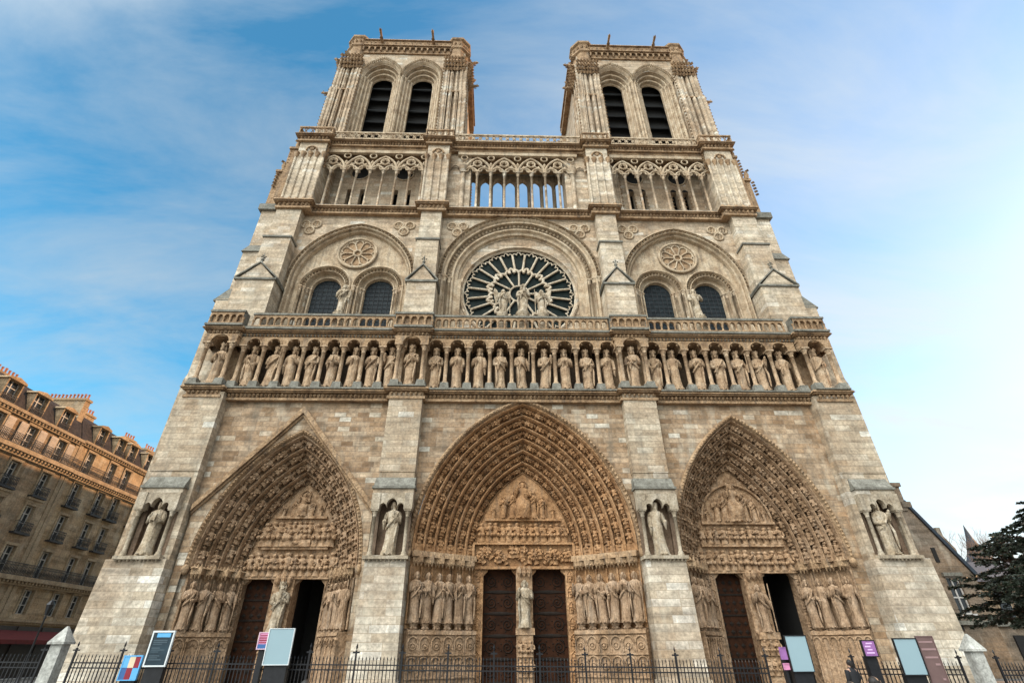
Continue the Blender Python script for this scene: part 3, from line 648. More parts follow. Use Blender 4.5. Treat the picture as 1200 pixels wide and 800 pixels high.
# --- buttresses
def buttress(i):
    x = BX[i]; outer = i in (0, 3); s = -1 if i < 2 else 1
    wl = 1.17; x0, x1 = x-wl, x+wl
    if outer: x0, x1 = (x-1.62, x+1.5) if s < 0 else (x-1.5, x+1.62)
    mb = MB()
    # foot, slightly battered
    fx0, fx1 = (x0-.35 if outer and s < 0 else x0-.04), (x1+.35 if outer and s > 0 else x1+.04)
    ft = MB(); ft.frus(fx0-.1, fx1+.1, -.55, 3.2, GZ, fx0, fx1, -.32, 3.2, 6.35); ft.box(fx0-.2, fx1+.2, -.62, 3.2, GZ, GZ+.7); mb.box(x0, x1, -.02, 3.2, 6.3, 6.6)
    # piers beside the niche, back, and block above
    nx = x if not outer else x+s*.12; nw = .86
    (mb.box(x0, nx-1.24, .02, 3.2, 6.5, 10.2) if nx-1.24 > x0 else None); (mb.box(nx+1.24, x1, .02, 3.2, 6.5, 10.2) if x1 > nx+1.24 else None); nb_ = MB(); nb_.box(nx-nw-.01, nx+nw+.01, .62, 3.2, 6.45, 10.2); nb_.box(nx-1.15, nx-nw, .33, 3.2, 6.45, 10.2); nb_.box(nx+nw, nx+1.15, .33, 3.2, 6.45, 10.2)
    mb.box(x0, x1, .0, 3.2, 11.7, 17.4)
    mb.box(x0+.02, x1-.02, .05, 3.2, 10.1, 11.75); mb.box(nx-1.28, nx+1.28, -.36, .1, 10.18, 10.52)
    if outer:                                  # flanking side buttress running back
        sx0, sx1 = (-25.7, x0+.3) if s < 0 else (x1-.3, 25.75)
        sb = MB(); sb.frus(sx0-.1 if s < 0 else sx0, sx1 if s < 0 else sx1+.1, 1.75, 6, GZ, sx0, sx1, 1.75, 6, 19.2); sb.frus(sx0, sx1, 1.75, 6, 19.2, sx0+(.2 if s < 0 else 0), sx1-(.2 if s > 0 else 0), 1.8, 6, 20.0)
    b = mb.build('buttress', S_BUT, CATH); ft.build('buttress_foot', S_FOOT, b); sb.build('side_buttress', S_BUT, b) if outer else None
    mb = MB(); mb.frus(nx-1.3, nx+1.3, -.42, .4, 10.6, nx-1.28, nx+1.28, -.0, .4, 11.3); mb.box(nx-1.36, nx+1.36, -.48, .3, 10.5, 10.64)
    if outer:
        q = (x-2.6, x0+.2) if s < 0 else (x1-.2, x+2.6); m3 = MB(); m3.box(q[0], q[1], 1.35, 2, 9.2, 9.4)
        m3.lathe((x+s*2.35, 1.5, 0), [(.16, 6.0), (.12, 6.3), (.11, 8.9), (.2, 9.2)], 8); m3.build('corner_shaft', S_BNICHE, b)
    mb.build('weathering', S_GREY, b)
    mb = MB(); mb.box(nx-1.35, nx+1.35, -.55, .3, 6.32, 6.5); leaf_row(mb, nx-1.3, nx+1.3, -.45, 6.28, .14, .22)
    for e in (-1, 1): column(mb, nx+e*1.02, -.22, 6.5, 9.2, .115, .3, .42, 8); mb.box(nx+e*1.02-.26, nx+e*1.02+.26, -.46, .1, 9.2, 10.2)
    hd = []                                    # cusped head of the niche
    for a, b_ in ((-.76, -.34), (-.34, .34), (.34, .76)):
        c, w = (a+b_)/2, (b_-a)/2; hd += arch(c, w, 9.35 if w < .3 else 9.45, (9.35 if w < .3 else 9.5)+w*1.15, 6)
    vs = []; 
    for (a, c) in hd: vs.append((nx+a, -.4, c))
    vt = [(nx+a, -.4, 10.2) for a, c in hd]
    vb = [(nx+a, .0, c) for a, c in hd]
    mb.loft([vb, vs, vt], False, False)
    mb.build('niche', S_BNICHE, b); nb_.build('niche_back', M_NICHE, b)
    # --- rose storey
    mb = MB()
    y = .75; x_ = x; ap = 29.95
    if outer: x = s*22.25
    hw2 = 1.6 if outer else 1.22; lx0, lx1 = x-hw2, x+hw2
    mb.box(lx0, lx1, y, 3.5, 22.7, 28.2)
    ux0, ux1 = (x-1.0, x+1.0) if not outer else (s*21.95-1.2, s*21.95+1.2)
    mb.prism([(lx0, 28.2), (lx1, 28.2), (x, ap)], 'y', y+.02, 3.0)
    mb.box(ux0, ux1, 1.35, 3.5, 28, 33.6)
    mb.prism([(1.35, 33.6), (1.75, 34.0), (1.75, 37.8), (3.5, 37.8), (3.5, 33.6)], 'x', ux0+.03, ux1-.03)
    if outer:
        a0, a1 = (-25.55, -22.0) if s < 0 else (22.0, 25.6)
        mb.box(a0, a1, 1.8, 8, 19.8, 26.9)
        ed = (-25.0, -22.0) if s < 0 else (22.0, 25.0); mb.box(ed[0], ed[1], 2.1, 8, 26, 32.5)
        ed = (-24.75, -22.0) if s < 0 else (22.0, 24.75); mb.box(ed[0], ed[1], 2.2, 8, 32, 38.5)
    bb = mb.build('buttress_shaft', S_UPL, b)
    mb = MB(); mb.box(lx0-.14, lx1+.14, y-.14, 3.2, 28.12, 28.3)
    for e in (-1, 1):
        pr = [(x+e*(hw2+.18), 28.25), (x, ap+.05), (x, ap+.2), (x+e*(hw2+.18), 28.40)]
        mb.prism(pr if e > 0 else pr[::-1], 'y', y-.12, 3.0)
    m3 = MB(); m3.box(ux0-.1, ux1+.1, 1.22, 3.2, 33.5, 33.68); m3.build('offset_course', S_GREY, bb)
    if outer:
        m_ = mb; mb = MB()
        q = (-25.8, -22.0) if s < 0 else (22.0, 25.8); o = (-25.0, -22) if s < 0 else (22, 25.0)
        mb.frus(q[0], q[1], 1.8, 8, 26.8, o[0], o[1], 2.1, 8, 28.2); mb.box(q[0], q[1], 1.8, 8, 26.7, 26.85)
        q = (-25.15, -22) if s < 0 else (22, 25.15); o = (-24.75, -22) if s < 0 else (22, 24.75); mb.frus(q[0], q[1], 1.95, 8, 32.4, o[0], o[1], 2.2, 8, 33.3)
        cx_ = -25.0 if s < 0 else 25.0
        mb.box(min(cx_, cx_-s*2.5), max(cx_, cx_-s*2.5), 1.9, 8, 37.7, 38.4); mb.build('side_weathering', S_GREY, bb); mb = m_
    mb.build('weathering', S_GREY, bb)
    mb = MB(); mb.lathe((x, y+.1, 0), [(.12, ap), (.07, ap+.3), (.17, ap+.45), (.06, ap+.6), (.05, ap+.95), (.02, ap+1.2)], 6, False)
    for a in range(4): mb.bump(x+.17*cos(a*pi/2), y+.1+.17*sin(a*pi/2), ap+.8, .1, .1, .09)
    mb.build('finial', S_GREY, bb)
    # --- gallery storey
    mb = MB(); w = 1.12; y = 1.75
    if outer: w = 1.4; x = s*21.6
    mb.box(x-w, x+w, y, 5.5, 38.4, 47.7)
    for k in range(4 if not outer else 5):
        xx = x-w+2*w*k/((4 if not outer else 5)-1); mb.tube([(xx, y-.02, 38.7), (xx, y-.02, 45.2)], .13, 7)
    g = mb.build('gallery_pier', S_UPL, b)
    mb = MB(); cornice(mb, x-w-.1, x+w+.1, y-.1, 37.55, 38.6, .42, back=2.4); mb.build('pier_base_cornice', S_ORN, b); mb = MB()
    cornice(mb, x-w-.1, x+w+.1, y-.1, 47.5, 48.5, .5, back=3)
    for k in range(4 if not outer else 5):
        xx = x-w+2*w*k/((4 if not outer else 5)-1); mb.lathe((xx, y-.02, 0), [(.13, 45.0), (.16, 45.2), (.3, 45.7), (.3, 45.8)], 7); mb.lathe((xx, y-.02, 0), [(.26, 38.6), (.2, 38.9), (.13, 39.1)], 7)
    mb.tube([(x+.55*cos(u), y-.1, 46.2+.55*sin(u)) for u in [pi*i/10 for i in range(11)]], .09, 5); mb.ball((x, y-.02, 46.5), .28, .1, .28)
    # pierced parapet of the cap
    mb.box(x-w-.4, x+w+.4, y-.42, y-.25, 49.45, 49.65); mb.box(x-w-.4, x+w+.4, y-.42, y-.25, 48.5, 48.62)
    nq = 5
    for k in range(nq):
        xx = x-w-.4+(2*w+.8)*(k+.5)/nq; r = (2*w+.8)/nq*.46; mb.tube([(xx+r*cos(u), y-.33, 49.03+.38*sin(u)) for u in [2*pi*i/10 for i in range(11)]], .055, 4)
    for e in (-1, 1):
        mb.box(x+e*(w+.32)-.08, x+e*(w+.32)+.08, y-.42, y+1.6, 49.45, 49.65); mb.box(x+e*(w+.32)-.05, x+e*(w+.32)+.05, y-.38, y+1.6, 48.5, 49.45)
    # crockets climbing both inner edges
    for k in range(9):
        for e in (-1, 1): mb.bump(x+e*(w+.1), y+.25+random.uniform(-.1, .25), 44.2+k*.38, .2, .22, .17)
    if outer:
        bst = MB()
        for k, (dx, z) in enumerate(((.45, 47.0), (1.15, 43.6))):      # lower corner steps with crouching beasts
            mb.box(x+s*(w+dx)-.75, x+s*(w+dx)+.35, 2.3+k*.25, 6, 38.4 if k else 38.2, z); mb.box(x+s*(w+dx)-.8, x+s*(w+dx)+.45, 2.15+k*.2, 6, z, z+.3)
            bq = MB(); bq.tube([(x+s*(w+dx+.05), 2.5, z+.25), (x+s*(w+dx+.15), 2.4, z+.8), (x+s*(w+dx+.1), 2.3, z+1.25)], [.24, .26, .14], 6); bq.bump(x+s*(w+dx+.28), 2.25, z+1.35, .24, .25, .17); bq.tube([(x+s*(w+dx-.1), 2.6, z+1.0), (x+s*(w+dx-.35), 2.7, z+1.5)], [.16, .04], 5); bq.build('beast', S_ORN, b)
            for q in range(5): mb.bump(x+s*(w+dx+.55), 2.4, z-.3-q*.45, .24, .2, .17)
    mb.build('gallery_cornice', S_ORN, b)
for i in range(4): buttress(i)

# --- gallery of kings
KX = [-22.75, -20.35, -18.85, -17.35, -15.85, -14.35, -12.85, -11.35, -9.95, -8.4, -6.6, -4.95, -3.3, -1.65, 0, 1.65, 3.3, 4.95, 6.6, 8.4, 10.1, 11.75, 13.4, 15.05, 16.7, 18.35, 20.2, 22.75]
KB = [i in (0, 9, 19, 27) for i in range(28)]
kg = MB(); kcols = []
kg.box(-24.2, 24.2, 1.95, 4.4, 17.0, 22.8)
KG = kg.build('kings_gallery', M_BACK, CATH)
mb = MB()
segs = [(-21.25, -9.65), (-7.15, 7.15), (9.65, 21.25)]
for a, b in segs:
    cornice(mb, a, b, .55, 16.95, 17.75, .5, ends=False)
    cornice(mb, a, b, .45, 22.0, 22.75, .5, ends=False)
for x in BX:
    w = 1.22 if abs(x) < 10 else 1.17
    cornice(mb, x-w, x+w, .05, 16.95, 17.8, .4); cornice(mb, x-w, x+w, 0.0, 22.0, 22.8, .4)
mb.build('gallery_string_course', S_ORN, KG)
mb = MB()
for a, b in segs: mb.box(a, b, .0+.02, 1.9, 17.75, 17.86); mb.box(a-.2, b+.2, -.1, 1.0, 22.75, 22.92)
for x in BX:
    w = 1.35 if abs(x) < 10 else 1.3; mb.box(x-w, x+w, -.42, 1.9, 17.8, 17.9); mb.box(x-w-.12, x+w+.12, -.5, 1.0, 22.8, 22.96)
mb.build('gallery_ledge', S_GREY, KG)
def kcol(x, y):
    c = MB(); column(c, x, y, 18.36, 21.45, .145, .25, .55, 9, 2.0); o = c.build('column', S_KING, KG)
    c = MB(); c.frus(x-.34, x+.34, y-.34, y+.34, 17.87, x-.28, x+.28, y-.28, y+.28, 18.38); c.build('column_plinth', S_GREY, KG)
ends = [-21.15] + [(KX[i]+KX[i+1])/2 for i in range(1, 8)] + [-9.35-.02]
for g in (range(1, 9), range(10, 19), range(20, 27)):
    g = list(g); xs = [KX[g[0]]-.8]+[(KX[a]+KX[a+1])/2 for a in g[:-1]]+[KX[g[-1]]+.8]
    ar = MB()
    for x in xs: kcol(x, .45)
    arcs = []
    for a, b in zip(xs, xs[1:]): arcs.append(((a+b)/2, (b-a)/2-.22, 21.47, 21.47+(b-a)/2-.22, 21.42))
    wall_arches(ar, xs[0]-.35, xs[-1]+.35, 21.42, 22.15, .22, [(c, w, z, za, 21.42) for c, w, z, za, q in arcs], 8)
    for c, w, z, za, q in arcs:
        arch_loft(ar, [(c, w, z, za, .22), (c, w, z, za, 1.7)], 8)
        arch_tube(ar, c, w, z, za, .2, .07, 8, 5)
        ar.bump(c-w*.55, .25, 21.78, .1, .15, .12); ar.bump(c+w*.55, .25, 21.78, .1, .15, .12)
    ar.build('gallery_arcade', S_ORN, KG)
for i in (0, 9, 19, 27):
    x = KX[i]; ar = MB(); w = .95 if i in (9, 19) else .92
    for e in (-1, 1): kcol(x+e*w, .0)
    wall_arches(ar, x-w-.32, x+w+.32, 21.42, 22.15, -.22, [(x, w-.26, 21.45, 22.1, 21.42)], 8); arch_loft(ar, [(x, w-.26, 21.45, 22.1, -.22), (x, w-.26, 21.45, 22.1, 1.7)], 8)
    for e in (-1, 1): ar.add([(x+e*(w+.32), -.22, 21.42), (x+e*(w+.32), 1.7, 21.42), (x+e*(w+.32), 1.7, 22.15), (x+e*(w+.32), -.22, 22.15)], [(0, 1, 2, 3)])
    ar.box(x-w-.4, x+w+.4, 1.5, 1.9, 17.8, 22)
    ar.build('gallery_arcade', S_ORN, KG)
    if i in (0, 27):
        s = -1 if i == 0 else 1; e = MB(); e.box(min(s*24.3, s*23.45), max(s*24.3, s*23.45), 1.2, 4, 17.0, 22.8); e.build('end_pier', S_BUT, KG)

# --- balustrade above the kings
mb = MB(); rl = MB()
def balus(a, b, y, z0=22.95, z1=24.2, step=.55, solid=False):
    n = max(2, round((b-a)/step)); st = (b-a)/n
    rl.box(a-.08, b+.08, y-.17, y+.17, z1-.16, z1)
    mb.box(a, b, y-.13, y+.13, z0, z0+.12); 
    arcs = [(a+st*(k+.5), st*.5-.075, z1-.55, z1-.55+st*.5-.075, z0) for k in range(n)]
    for yy in (y-.1, y+.1): wall_arches(mb, a, b, z1-.62, z1-.16, yy, [(c, w, z, za, z1-.62) for c, w, z, za, q in arcs], 5)
    for c, w, z, za, q in arcs: arch_loft(mb, [(c, w, z, za, y-.1), (c, w, z, za, y+.1)], 5)
    for k in range(n+1):
        x = a+st*k; mb.lathe((x, y, 0), [(.11, z0+.1), (.075, z0+.3), (.07, z1-.85), (.12, z1-.62)], 6)
    if solid: mb.box(a, b, y+.1, y+.4, z0, z1-.2)
for a, b in ((-20.9, -10.0), (-6.8, 6.8), (10.0, 20.9)): balus(a, b, .1)
for x in BX:
    w = 1.42 if abs(x) < 10 else 1.25; balus(x-w, x+w, -.28, solid=True)
    rl.box(x-w-.05, x-w+.1, -.28, .4, 22.95, 24.2); rl.box(x+w-.1, x+w+.05, -.28, .4, 22.95, 24.2)
BAL = mb.build('balustrade', S_ORN, CATH); rl.build('handrail', S_GREY, BAL)
mb = MB(); mb.box(-24.3, 24.3, .32, 4.4, 22.3, 22.76); mb.build('terrace', S_LEDGE, CATH)

# --- rose storey walls
mb = MB()
RZ, RR = 29.2, 5.15
wall_arches(mb, -7.6, 7.6, 22.7, 37.9, Y2, [(0, 7.0, 30.3, 37.4, 22.7)], 26)
arch_specs = []
L_ = lambda a, b, t: a+(b-a)*t
w1 = mb.build('rose_wall', S_UP, CATH)
mb = MB(); sp = []
for w, za, y in ((7.42, 37.82, Y2), (7.42, 37.82, Y2-.22), (7.34, 37.74, Y2-.32), (7.31, 37.71, Y2+.02), (7.05, 37.45, Y2+.02), (7.02, 37.42, Y2-.3), (6.92, 37.32, Y2-.2), (6.85, 37.2, Y2-.06), (6.66, 37.01, Y2-.06), (6.63, 36.98, Y2+.4), (6.25, 36.60, Y2+.4), (6.15, 36.5, Y2+.2), (6.0, 36.35, Y2+.2), (5.9, 36.2, Y2+.45), (5.65, 35.9, Y2+.5), (5.6, 35.8, Y2+.75), (5.45, 35.6, Y2+.8)):
    sp.append((0, w, 30.3, za, y))
arch_loft(mb, sp, 26, z0=22.7)
hb = MB()
for x, z in arch(0, 7.18, 30.3, 37.58, 28): hb.bump(x, Y2-.1, z, .15, .2, .15)
for x, z in arch(0, 6.44, 30.3, 36.79, 25): hb.bump(x, Y2+.22, z, .18, .2, .18)
for s in (-1, 1):
    for w, y in ((7.15, Y2-.1), (6.75, Y2+.05), (6.35, Y2+.3)): column(mb, s*w, y, 22.8, 30.3, .15, .4, .6, 8, 1.5)
    mb.box(min(s*7.1, s*5.3), max(s*7.1, s*5.3), Y2+.45, Y2+.9, 22.7, 30.3)
mb.build('rose_arch', S_CARV, w1); hb.build('leaf_beading', S_CARV, w1)
mb = MB()      # plate around the rose circle
ang = [2*pi*i/64 for i in range(65)]
outer = []
for a in ang:
    c, s = cos(a), sin(a); t = 1e9
    for lim, comp in ((7.2, abs(c)), (9.2 if s > 0 else 6.6, abs(s))):
        if comp > 1e-6: t = min(t, lim/comp)
    outer.append((t*c, Y2+.85, RZ+t*s))
mb.loft([outer]+[[((RR+q)*cos(a), y, RZ+(RR+q)*sin(a)) for a in ang] for q, y in ((.32, Y2+.85), (.3, Y2+.72), (.16, Y2+.66), (.1, Y2+.85), (.0, Y2+.95), (-.05, Y2+1.15))], False, False)
mb.build('rose_frame', S_UP, w1)
ROSE = MB(); y = Y2+1.02
yt = y-.0
for r, th in ((RR-.02, .10), (RR*.17, .09)): ROSE.tube([(r*cos(a), yt, RZ+r*sin(a)) for a in ang], th, 6)
for k in range(24):
    a = 2*pi*(k+.5)/24; ROSE.tube([(RR*.53*cos(a), yt, RZ+RR*.53*sin(a)), (RR*.90*cos(a), yt, RZ+RR*.90*sin(a))], .115, 6)
    a0, a1 = 2*pi*(k-.5)/24, 2*pi*(k+.5)/24; am = (a0+a1)/2; R1 = RR*.895
    for u0, u1, rr in ((0, .36, .93), (.3, .7, .965), (.64, 1, .93)):
        pts = [((R1+(rr*RR-R1)*sin(pi*t))*cos(a0+(a1-a0)*(u0+(u1-u0)*t)), yt, RZ+(R1+(rr*RR-R1)*sin(pi*t))*sin(a0+(a1-a0)*(u0+(u1-u0)*t))) for t in [i/6 for i in range(7)]]
        ROSE.tube(pts, .055, 5)
for k in range(12):
    a0, a1 = 2*pi*k/12, 2*pi*(k+1)/12
    ROSE.tube([(RR*.17*cos(a0), yt, RZ+RR*.17*sin(a0)), (RR*.5*cos(a0), yt, RZ+RR*.5*sin(a0))], .10, 6)
    for u0, u1, rr in ((0, .38, .535), (.3, .7, .585), (.62, 1, .535)):
        ROSE.tube([((RR*.48+(rr*RR-RR*.48)*sin(pi*t))*cos(a0+(a1-a0)*(u0+(u1-u0)*t)), yt, RZ+(RR*.48+(rr*RR-RR*.48)*sin(pi*t))*sin(a0+(a1-a0)*(u0+(u1-u0)*t))) for t in [i/6 for i in range(7)]], .14, 6)
rw = ROSE.build('rose_window', S_RTR, CATH)
mb = MB(); mb.add([((RR+.1)*cos(a), yt+.16, RZ+(RR+.1)*sin(a)) for a in ang[:-1]], [tuple(range(63, -1, -1))]); mb.build('stained_glass', M_ROSEG, rw)

def side_bay(cx):
    s = -1 if cx < 0 else 1
    mb = MB(); wall_arches(mb, cx-6.3, cx+6.3, 22.7, 37.9, Y2, [(cx, 5.35, 29.6, 36.0, 22.7)], 22); wl = mb.build('upper_wall', S_UP, CATH)
    mb = MB(); sp = [(cx, 5.35+d, 29.6, 36.0+d, y) for d, y in ((.46, Y2), (.46, Y2-.22), (.36, Y2-.3), (.33, Y2+.02), (.06, Y2+.02), (.03, Y2-.3), (-.06, Y2-.24), (-.08, Y2-.05), (-.1, Y2+.05), (-.2, Y2-.02), (-.3, Y2+.1), (-.35, Y2+.45))]
    arch_loft(mb, sp, 22, z0=22.7)
    hb = MB()
    for x, z in arch(cx, 5.545, 29.6, 36.2, 22): hb.bump(x, Y2-.10, z, .15, .2, .15)
    # two lancets with deep moulded heads
    lan = (cx-2.35, cx+2.35); yw = Y2+.45
    wall_arches(mb, cx-5.1, cx+5.1, 22.7, 36.2, yw, [(l, 2.15, 29.35, 31.5, 22.7) for l in lan], 14)
    for l in lan:
        arch_loft(mb, [(l, w, 29.35, 29.35+w, y) for w, y in ((2.3, yw), (2.3, yw-.14), (2.2, yw-.18), (2.12, yw+.0), (2.1, yw+.35), (1.84, yw+.35), (1.8, yw+.02), (1.74, yw-.02), (1.7, yw+.2), (1.65, yw+.5), (1.45, yw+.55), (1.4, yw+.45), (1.3, yw+.48), (1.25, yw+.8))], 14, z0=22.7)
        for x, z in arch(l, 1.97, 29.35, 31.32, 10): hb.bump(x, yw+.12, z, .14, .2, .14)
    mb.build('window_arch', S_CARV, wl); hb.build('leaf_beading', S_CARV, wl)
    mb = MB()
    for l in lan:
        for e in (-1, 1):
            for w, y in ((2.12, yw+.0), (1.88, yw+.2), (1.62, yw+.4), (1.4, yw+.6)): column(mb, l+e*w, y, 22.8, 29.35, .12, .3, .5, 8, 1.5)
            mb.box(min(l+e*2.2, l+e*1.3), max(l+e*2.2, l+e*1.3), yw+.55, yw+.95, 22.7, 29.4)
    mb.build('window_shafts', S_UP, wl)
    for l in lan:
        g = MB(); p = arch_legs(l, 1.3, 29.35, 30.65, 22.7, 12); g.add([(x, yw+.82, z) for x, z in p], [tuple(range(len(p)))]); go = g.build('window', M_GLASS, CATH)
        g = MB()
        for k in range(-2, 3): g.tube([(l+k*.42, yw+.79, 22.8), (l+k*.42, yw+.79, 29.3+sqrt(max(.01, 1.69-(k*.42)**2)))], .024, 4)
        for k in range(17): z = 23+k*.45; w = 1.25 if z < 29.35 else sqrt(max(.01, 1.69-(z-29.35)**2)); g.tube([(l-w, yw+.79, z), (l+w, yw+.79, z)], .02, 4)
        g.build('window_bars', M_LEAD, go)
    # small blind rose
    mb = MB(); c = (cx, yw-.05, 33.15); R = 1.75
    for r, t, y in ((R, .13, -.12), (R*.9, .09, -.02), (R*.2, .12, -.05)): mb.tube([(c[0]+r*cos(a), c[1]+y, c[2]+r*sin(a)) for a in ang[::2]], t, 6)
    for k in range(10):
        a = 2*pi*k/10; mb.tube([(c[0]+R*.22*cos(a), c[1]-.04, c[2]+R*.22*sin(a)), (c[0]+R*.66*cos(a), c[1]-.04, c[2]+R*.66*sin(a))], .08, 5)
        am = a+pi/10; q = (c[0]+R*.68*cos(am), c[2]+R*.68*sin(am)); mb.tube([(q[0]+R*.21*cos(am+u), c[1]-.04, q[1]+R*.21*sin(am+u)) for u in [-1.9+3.8*i/8 for i in range(9)]], .07, 5)
    rs = mb.build('blind_rose', S_CARV, wl)
    mb = MB(); mb.add([(c[0]+R*.95*cos(a), c[1]+.02, c[2]+R*.95*sin(a)) for a in ang[:-1]], [tuple(range(63, -1, -1))]); mb.build('blind_rose_ground', S_ORN, wl)
side_bay(-15.05); side_bay(15.05)
def trefoil(x, z, y=Y2-.04, r=.60):
    mb = MB()
    for k in range(3):
        a = pi/2+2*pi*k/3+pi; c = (x+r*1.02*cos(a), z+r*.9*sin(a)); mb.tube([(c[0]+r*.72*cos(u), y, c[1]+r*.72*sin(u)) for u in [2*pi*i/14 for i in range(15)]], .11, 5)
        for q in range(4): mb.bump(c[0]+r*.34*cos(q*pi/2+.6), y+.02, c[1]+r*.34*sin(q*pi/2+.6), .16, .1, .16)
    mb.ball((x, y, z), .2, .12, .2); g_ = MB(); tf = mb.build('carved_trefoil', S_CARV, CATH)
    for k in range(3): a = pi/2+2*pi*k/3+pi; c = (x+r*1.02*cos(a), z+r*.9*sin(a)); g_.add([(c[0]+r*.72*cos(u), y+.02, c[1]+r*.72*sin(u)) for u in [-2*pi*i/14 for i in range(14)]], [tuple(range(14))])
    g_.build('trefoil_ground', S_ORN, tf)
for x in (-19.9, -11.0, -5.9, 5.9, 10.6, 19.4): trefoil(x, 36.15)
mb = MB(); mb.box(-24.3, 24.3, 4.45, 17, 17.6, 38.3); mb.build('west_block', S_BUT, CATH)
mb = MB()
for a, b in ((-21.2, -9.55), (-7.2, 7.2), (9.55, 21.2)): cornice(mb, a, b, Y2-.25, 37.6, 38.5, .45, ends=False, back=2.5)
mb.build('gallery_base_cornice', S_ORN, CATH)
mb = MB(); mb.box(-23.6, 23.6, 2.05, 17, 38.3, 38.62); mb.build('gallery_floor', S_LEDGE, CATH)

# --- great open gallery
def arcade(xs, y, name, m_c, zb=38.6, zc=44.1, ztop=47.6, parent=None, rear=False):
    root = MB(); st = xs[1]-xs[0]
    for a, b in zip(xs, xs[1:]):                       # cusped small arches between neighbouring shafts
        c, w = (a+b)/2, (b-a)/2
        arch_tube(root, c, w*.98, zc, zc+w*1.15, y, .125, 7, 6); arch_tube(root, c, w*.72, zc+.1, zc+w*.98, y+.06, .08, 7, 5)
        for e in (-1, 1): root.tube([(c+e*w*.9, y, zc+.15), (c+e*w*.35, y, zc+.30), (c+e*w*.30, y, zc+.62)], .07, 5)
    for k in range(0, len(xs)-2, 2):
        c = xs[k+1]; w = st; arch_tube(root, c, w*.98, zc+.05, zc+w*1.62, y-.03, .145, 10, 6)
        r = .42
        root.tube([(c+r*cos(u), y, zc+1.42+r*sin(u)) for u in [2*pi*i/12 for i in range(13)]], .12, 5)
        for q in range(4): root.bump(c+r*.75*cos(q*pi/2+pi/4), y, zc+1.42+r*.75*sin(q*pi/2+pi/4), .2, .14, .2)
        for e in (-1, 1): root.bump(c+e*.55*st, y, zc+.98, .2, .12, .3); root.tube([(c+e*.4, y, zc+1.1), (c+e*.8, y, zc+.9)], .1, 5)
    for k in range(1, len(xs)-1, 2):
        pass
    for k in range(0, len(xs), 2):
        c = xs[k]; root.tube([(c+.34*cos(u), y, zc+2.35+.34*sin(u)) for u in [2*pi*i/12 for i in range(13)]], .09, 5)
        root.bump(c, y-.05, zc+1.3, .18, .12, .35)
    root.box(xs[0]-st*.5, xs[-1]+st*.5, y-.16, y+.16, zc+2.72, ztop)
    o = root.build(name, S_CARV, parent or CATH)
    for x in xs:
        c = MB(); column(c, x, y, zb, zc+.05, .125 if not rear else .16, .4, .55, 8, 1.9); c.build('column', m_c, o)
    return o
st = 1.42
arcade([-4*st+st*i for i in range(9)], Y3, 'open_gallery', S_UP)
mb = MB(); xs = [-5.5*st+st*i+0*st for i in range(12)]; ops = [(-3.5*st+st*i, st*.5-.17, 46.7, 46.7+st*.62, 38.7) for i in range(8)]
wall_arches(mb, -6.3, 6.3, 38.6, 50.2, 6.1, ops, 7); wall_arches(mb, -6.3, 6.3, 38.6, 50.2, 6.75, ops, 7)
for o in ops: arch_loft(mb, [(o[0], o[1], o[2], o[3], 6.1), (o[0], o[1], o[2], o[3], 6.75)], 7, z0=38.7)
mb.add([(-6.3, 6.1, 50.2), (6.3, 6.1, 50.2), (6.3, 6.75, 50.2), (-6.3, 6.75, 50.2)], [(0, 1, 2, 3)])
for i in range(9): mb.tube([(-4*st+st*i, 6.08, 38.7), (-4*st+st*i, 6.08, 46.6)], .14, 7); mb.lathe((-4*st+st*i, 6.08, 0), [(.14, 46.2), (.26, 46.7), (.26, 46.8)], 7)
mb.build('rear_gallery', S_CARV, CATH)
for s in (-1, 1): arcade([s*15.35-4*1.36+1.36*i for i in range(9)], Y3, 'blind_gallery', S_UP)
mb = MB()
for a, b in ((-21.2, -9.55), (-7.25, 7.25), (9.55, 21.2)):
    mb.box(a, b, Y3-.2, Y3+.4, 47.3, 47.65); cornice(mb, a, b, Y3-.25, 47.6, 48.45, .5, ends=False, back=3.2)
GC = mb.build('top_cornice', S_ORN, CATH)
mb = MB()
for a, b in ((-21.0, -9.7), (-7.0, 7.0), (9.7, 21.0)):
    mb.box(a, b, Y3-.62, Y3-.42, 49.5, 49.68); mb.box(a, b, Y3-.62, Y3-.45, 48.45, 48.6); n = int((b-a)/.72)
    for k in range(n):
        xx = a+(b-a)*(k+.5)/n; r = (b-a)/n*.46
        mb.tube([(xx+r*cos(u), Y3-.53, 49.05+.40*sin(u)) for u in [2*pi*i/10 for i in range(11)]], .07, 4)
        for e in (-1, 1): mb.bump(xx, Y3-.53, 49.05+e*.3, .14, .06, .12); mb.bump(xx+e*r*.7, Y3-.53, 49.05, .1, .06, .14)
mb.build('pierced_parapet', S_CARV, CATH)
mb = MB(); mb.box(-21, -9.5, Y3-.3, 5, 48.2, 48.44); mb.box(9.5, 21, Y3-.3, 5, 48.2, 48.44); mb.box(-7.3, 7.3, Y3-.3, 6.6, 48.1, 48.4); mb.build('walkway', S_LEDGE, CATH)
for s in (-1, 1):                         # piers closing the open arcade
    mb = MB(); mb.box(min(s*4.95, s*7.4), max(s*4.95, s*7.4), Y3+.22, 4.6, 38.5, 47.5); mb.tube([(s*5.75, Y3+.1, 38.6), (s*5.75, Y3+.1, 44.5)], .25, 8)
    mb.lathe((s*5.75, Y3+.1, 0), [(.25, 44.2), (.5, 44.9), (.5, 45.1)], 8); arch_tube(mb, s*6.6, .6, 44.4, 45.3, Y3+.02, .1, 6); mb.build('gallery_end_pier', S_UP, CATH)

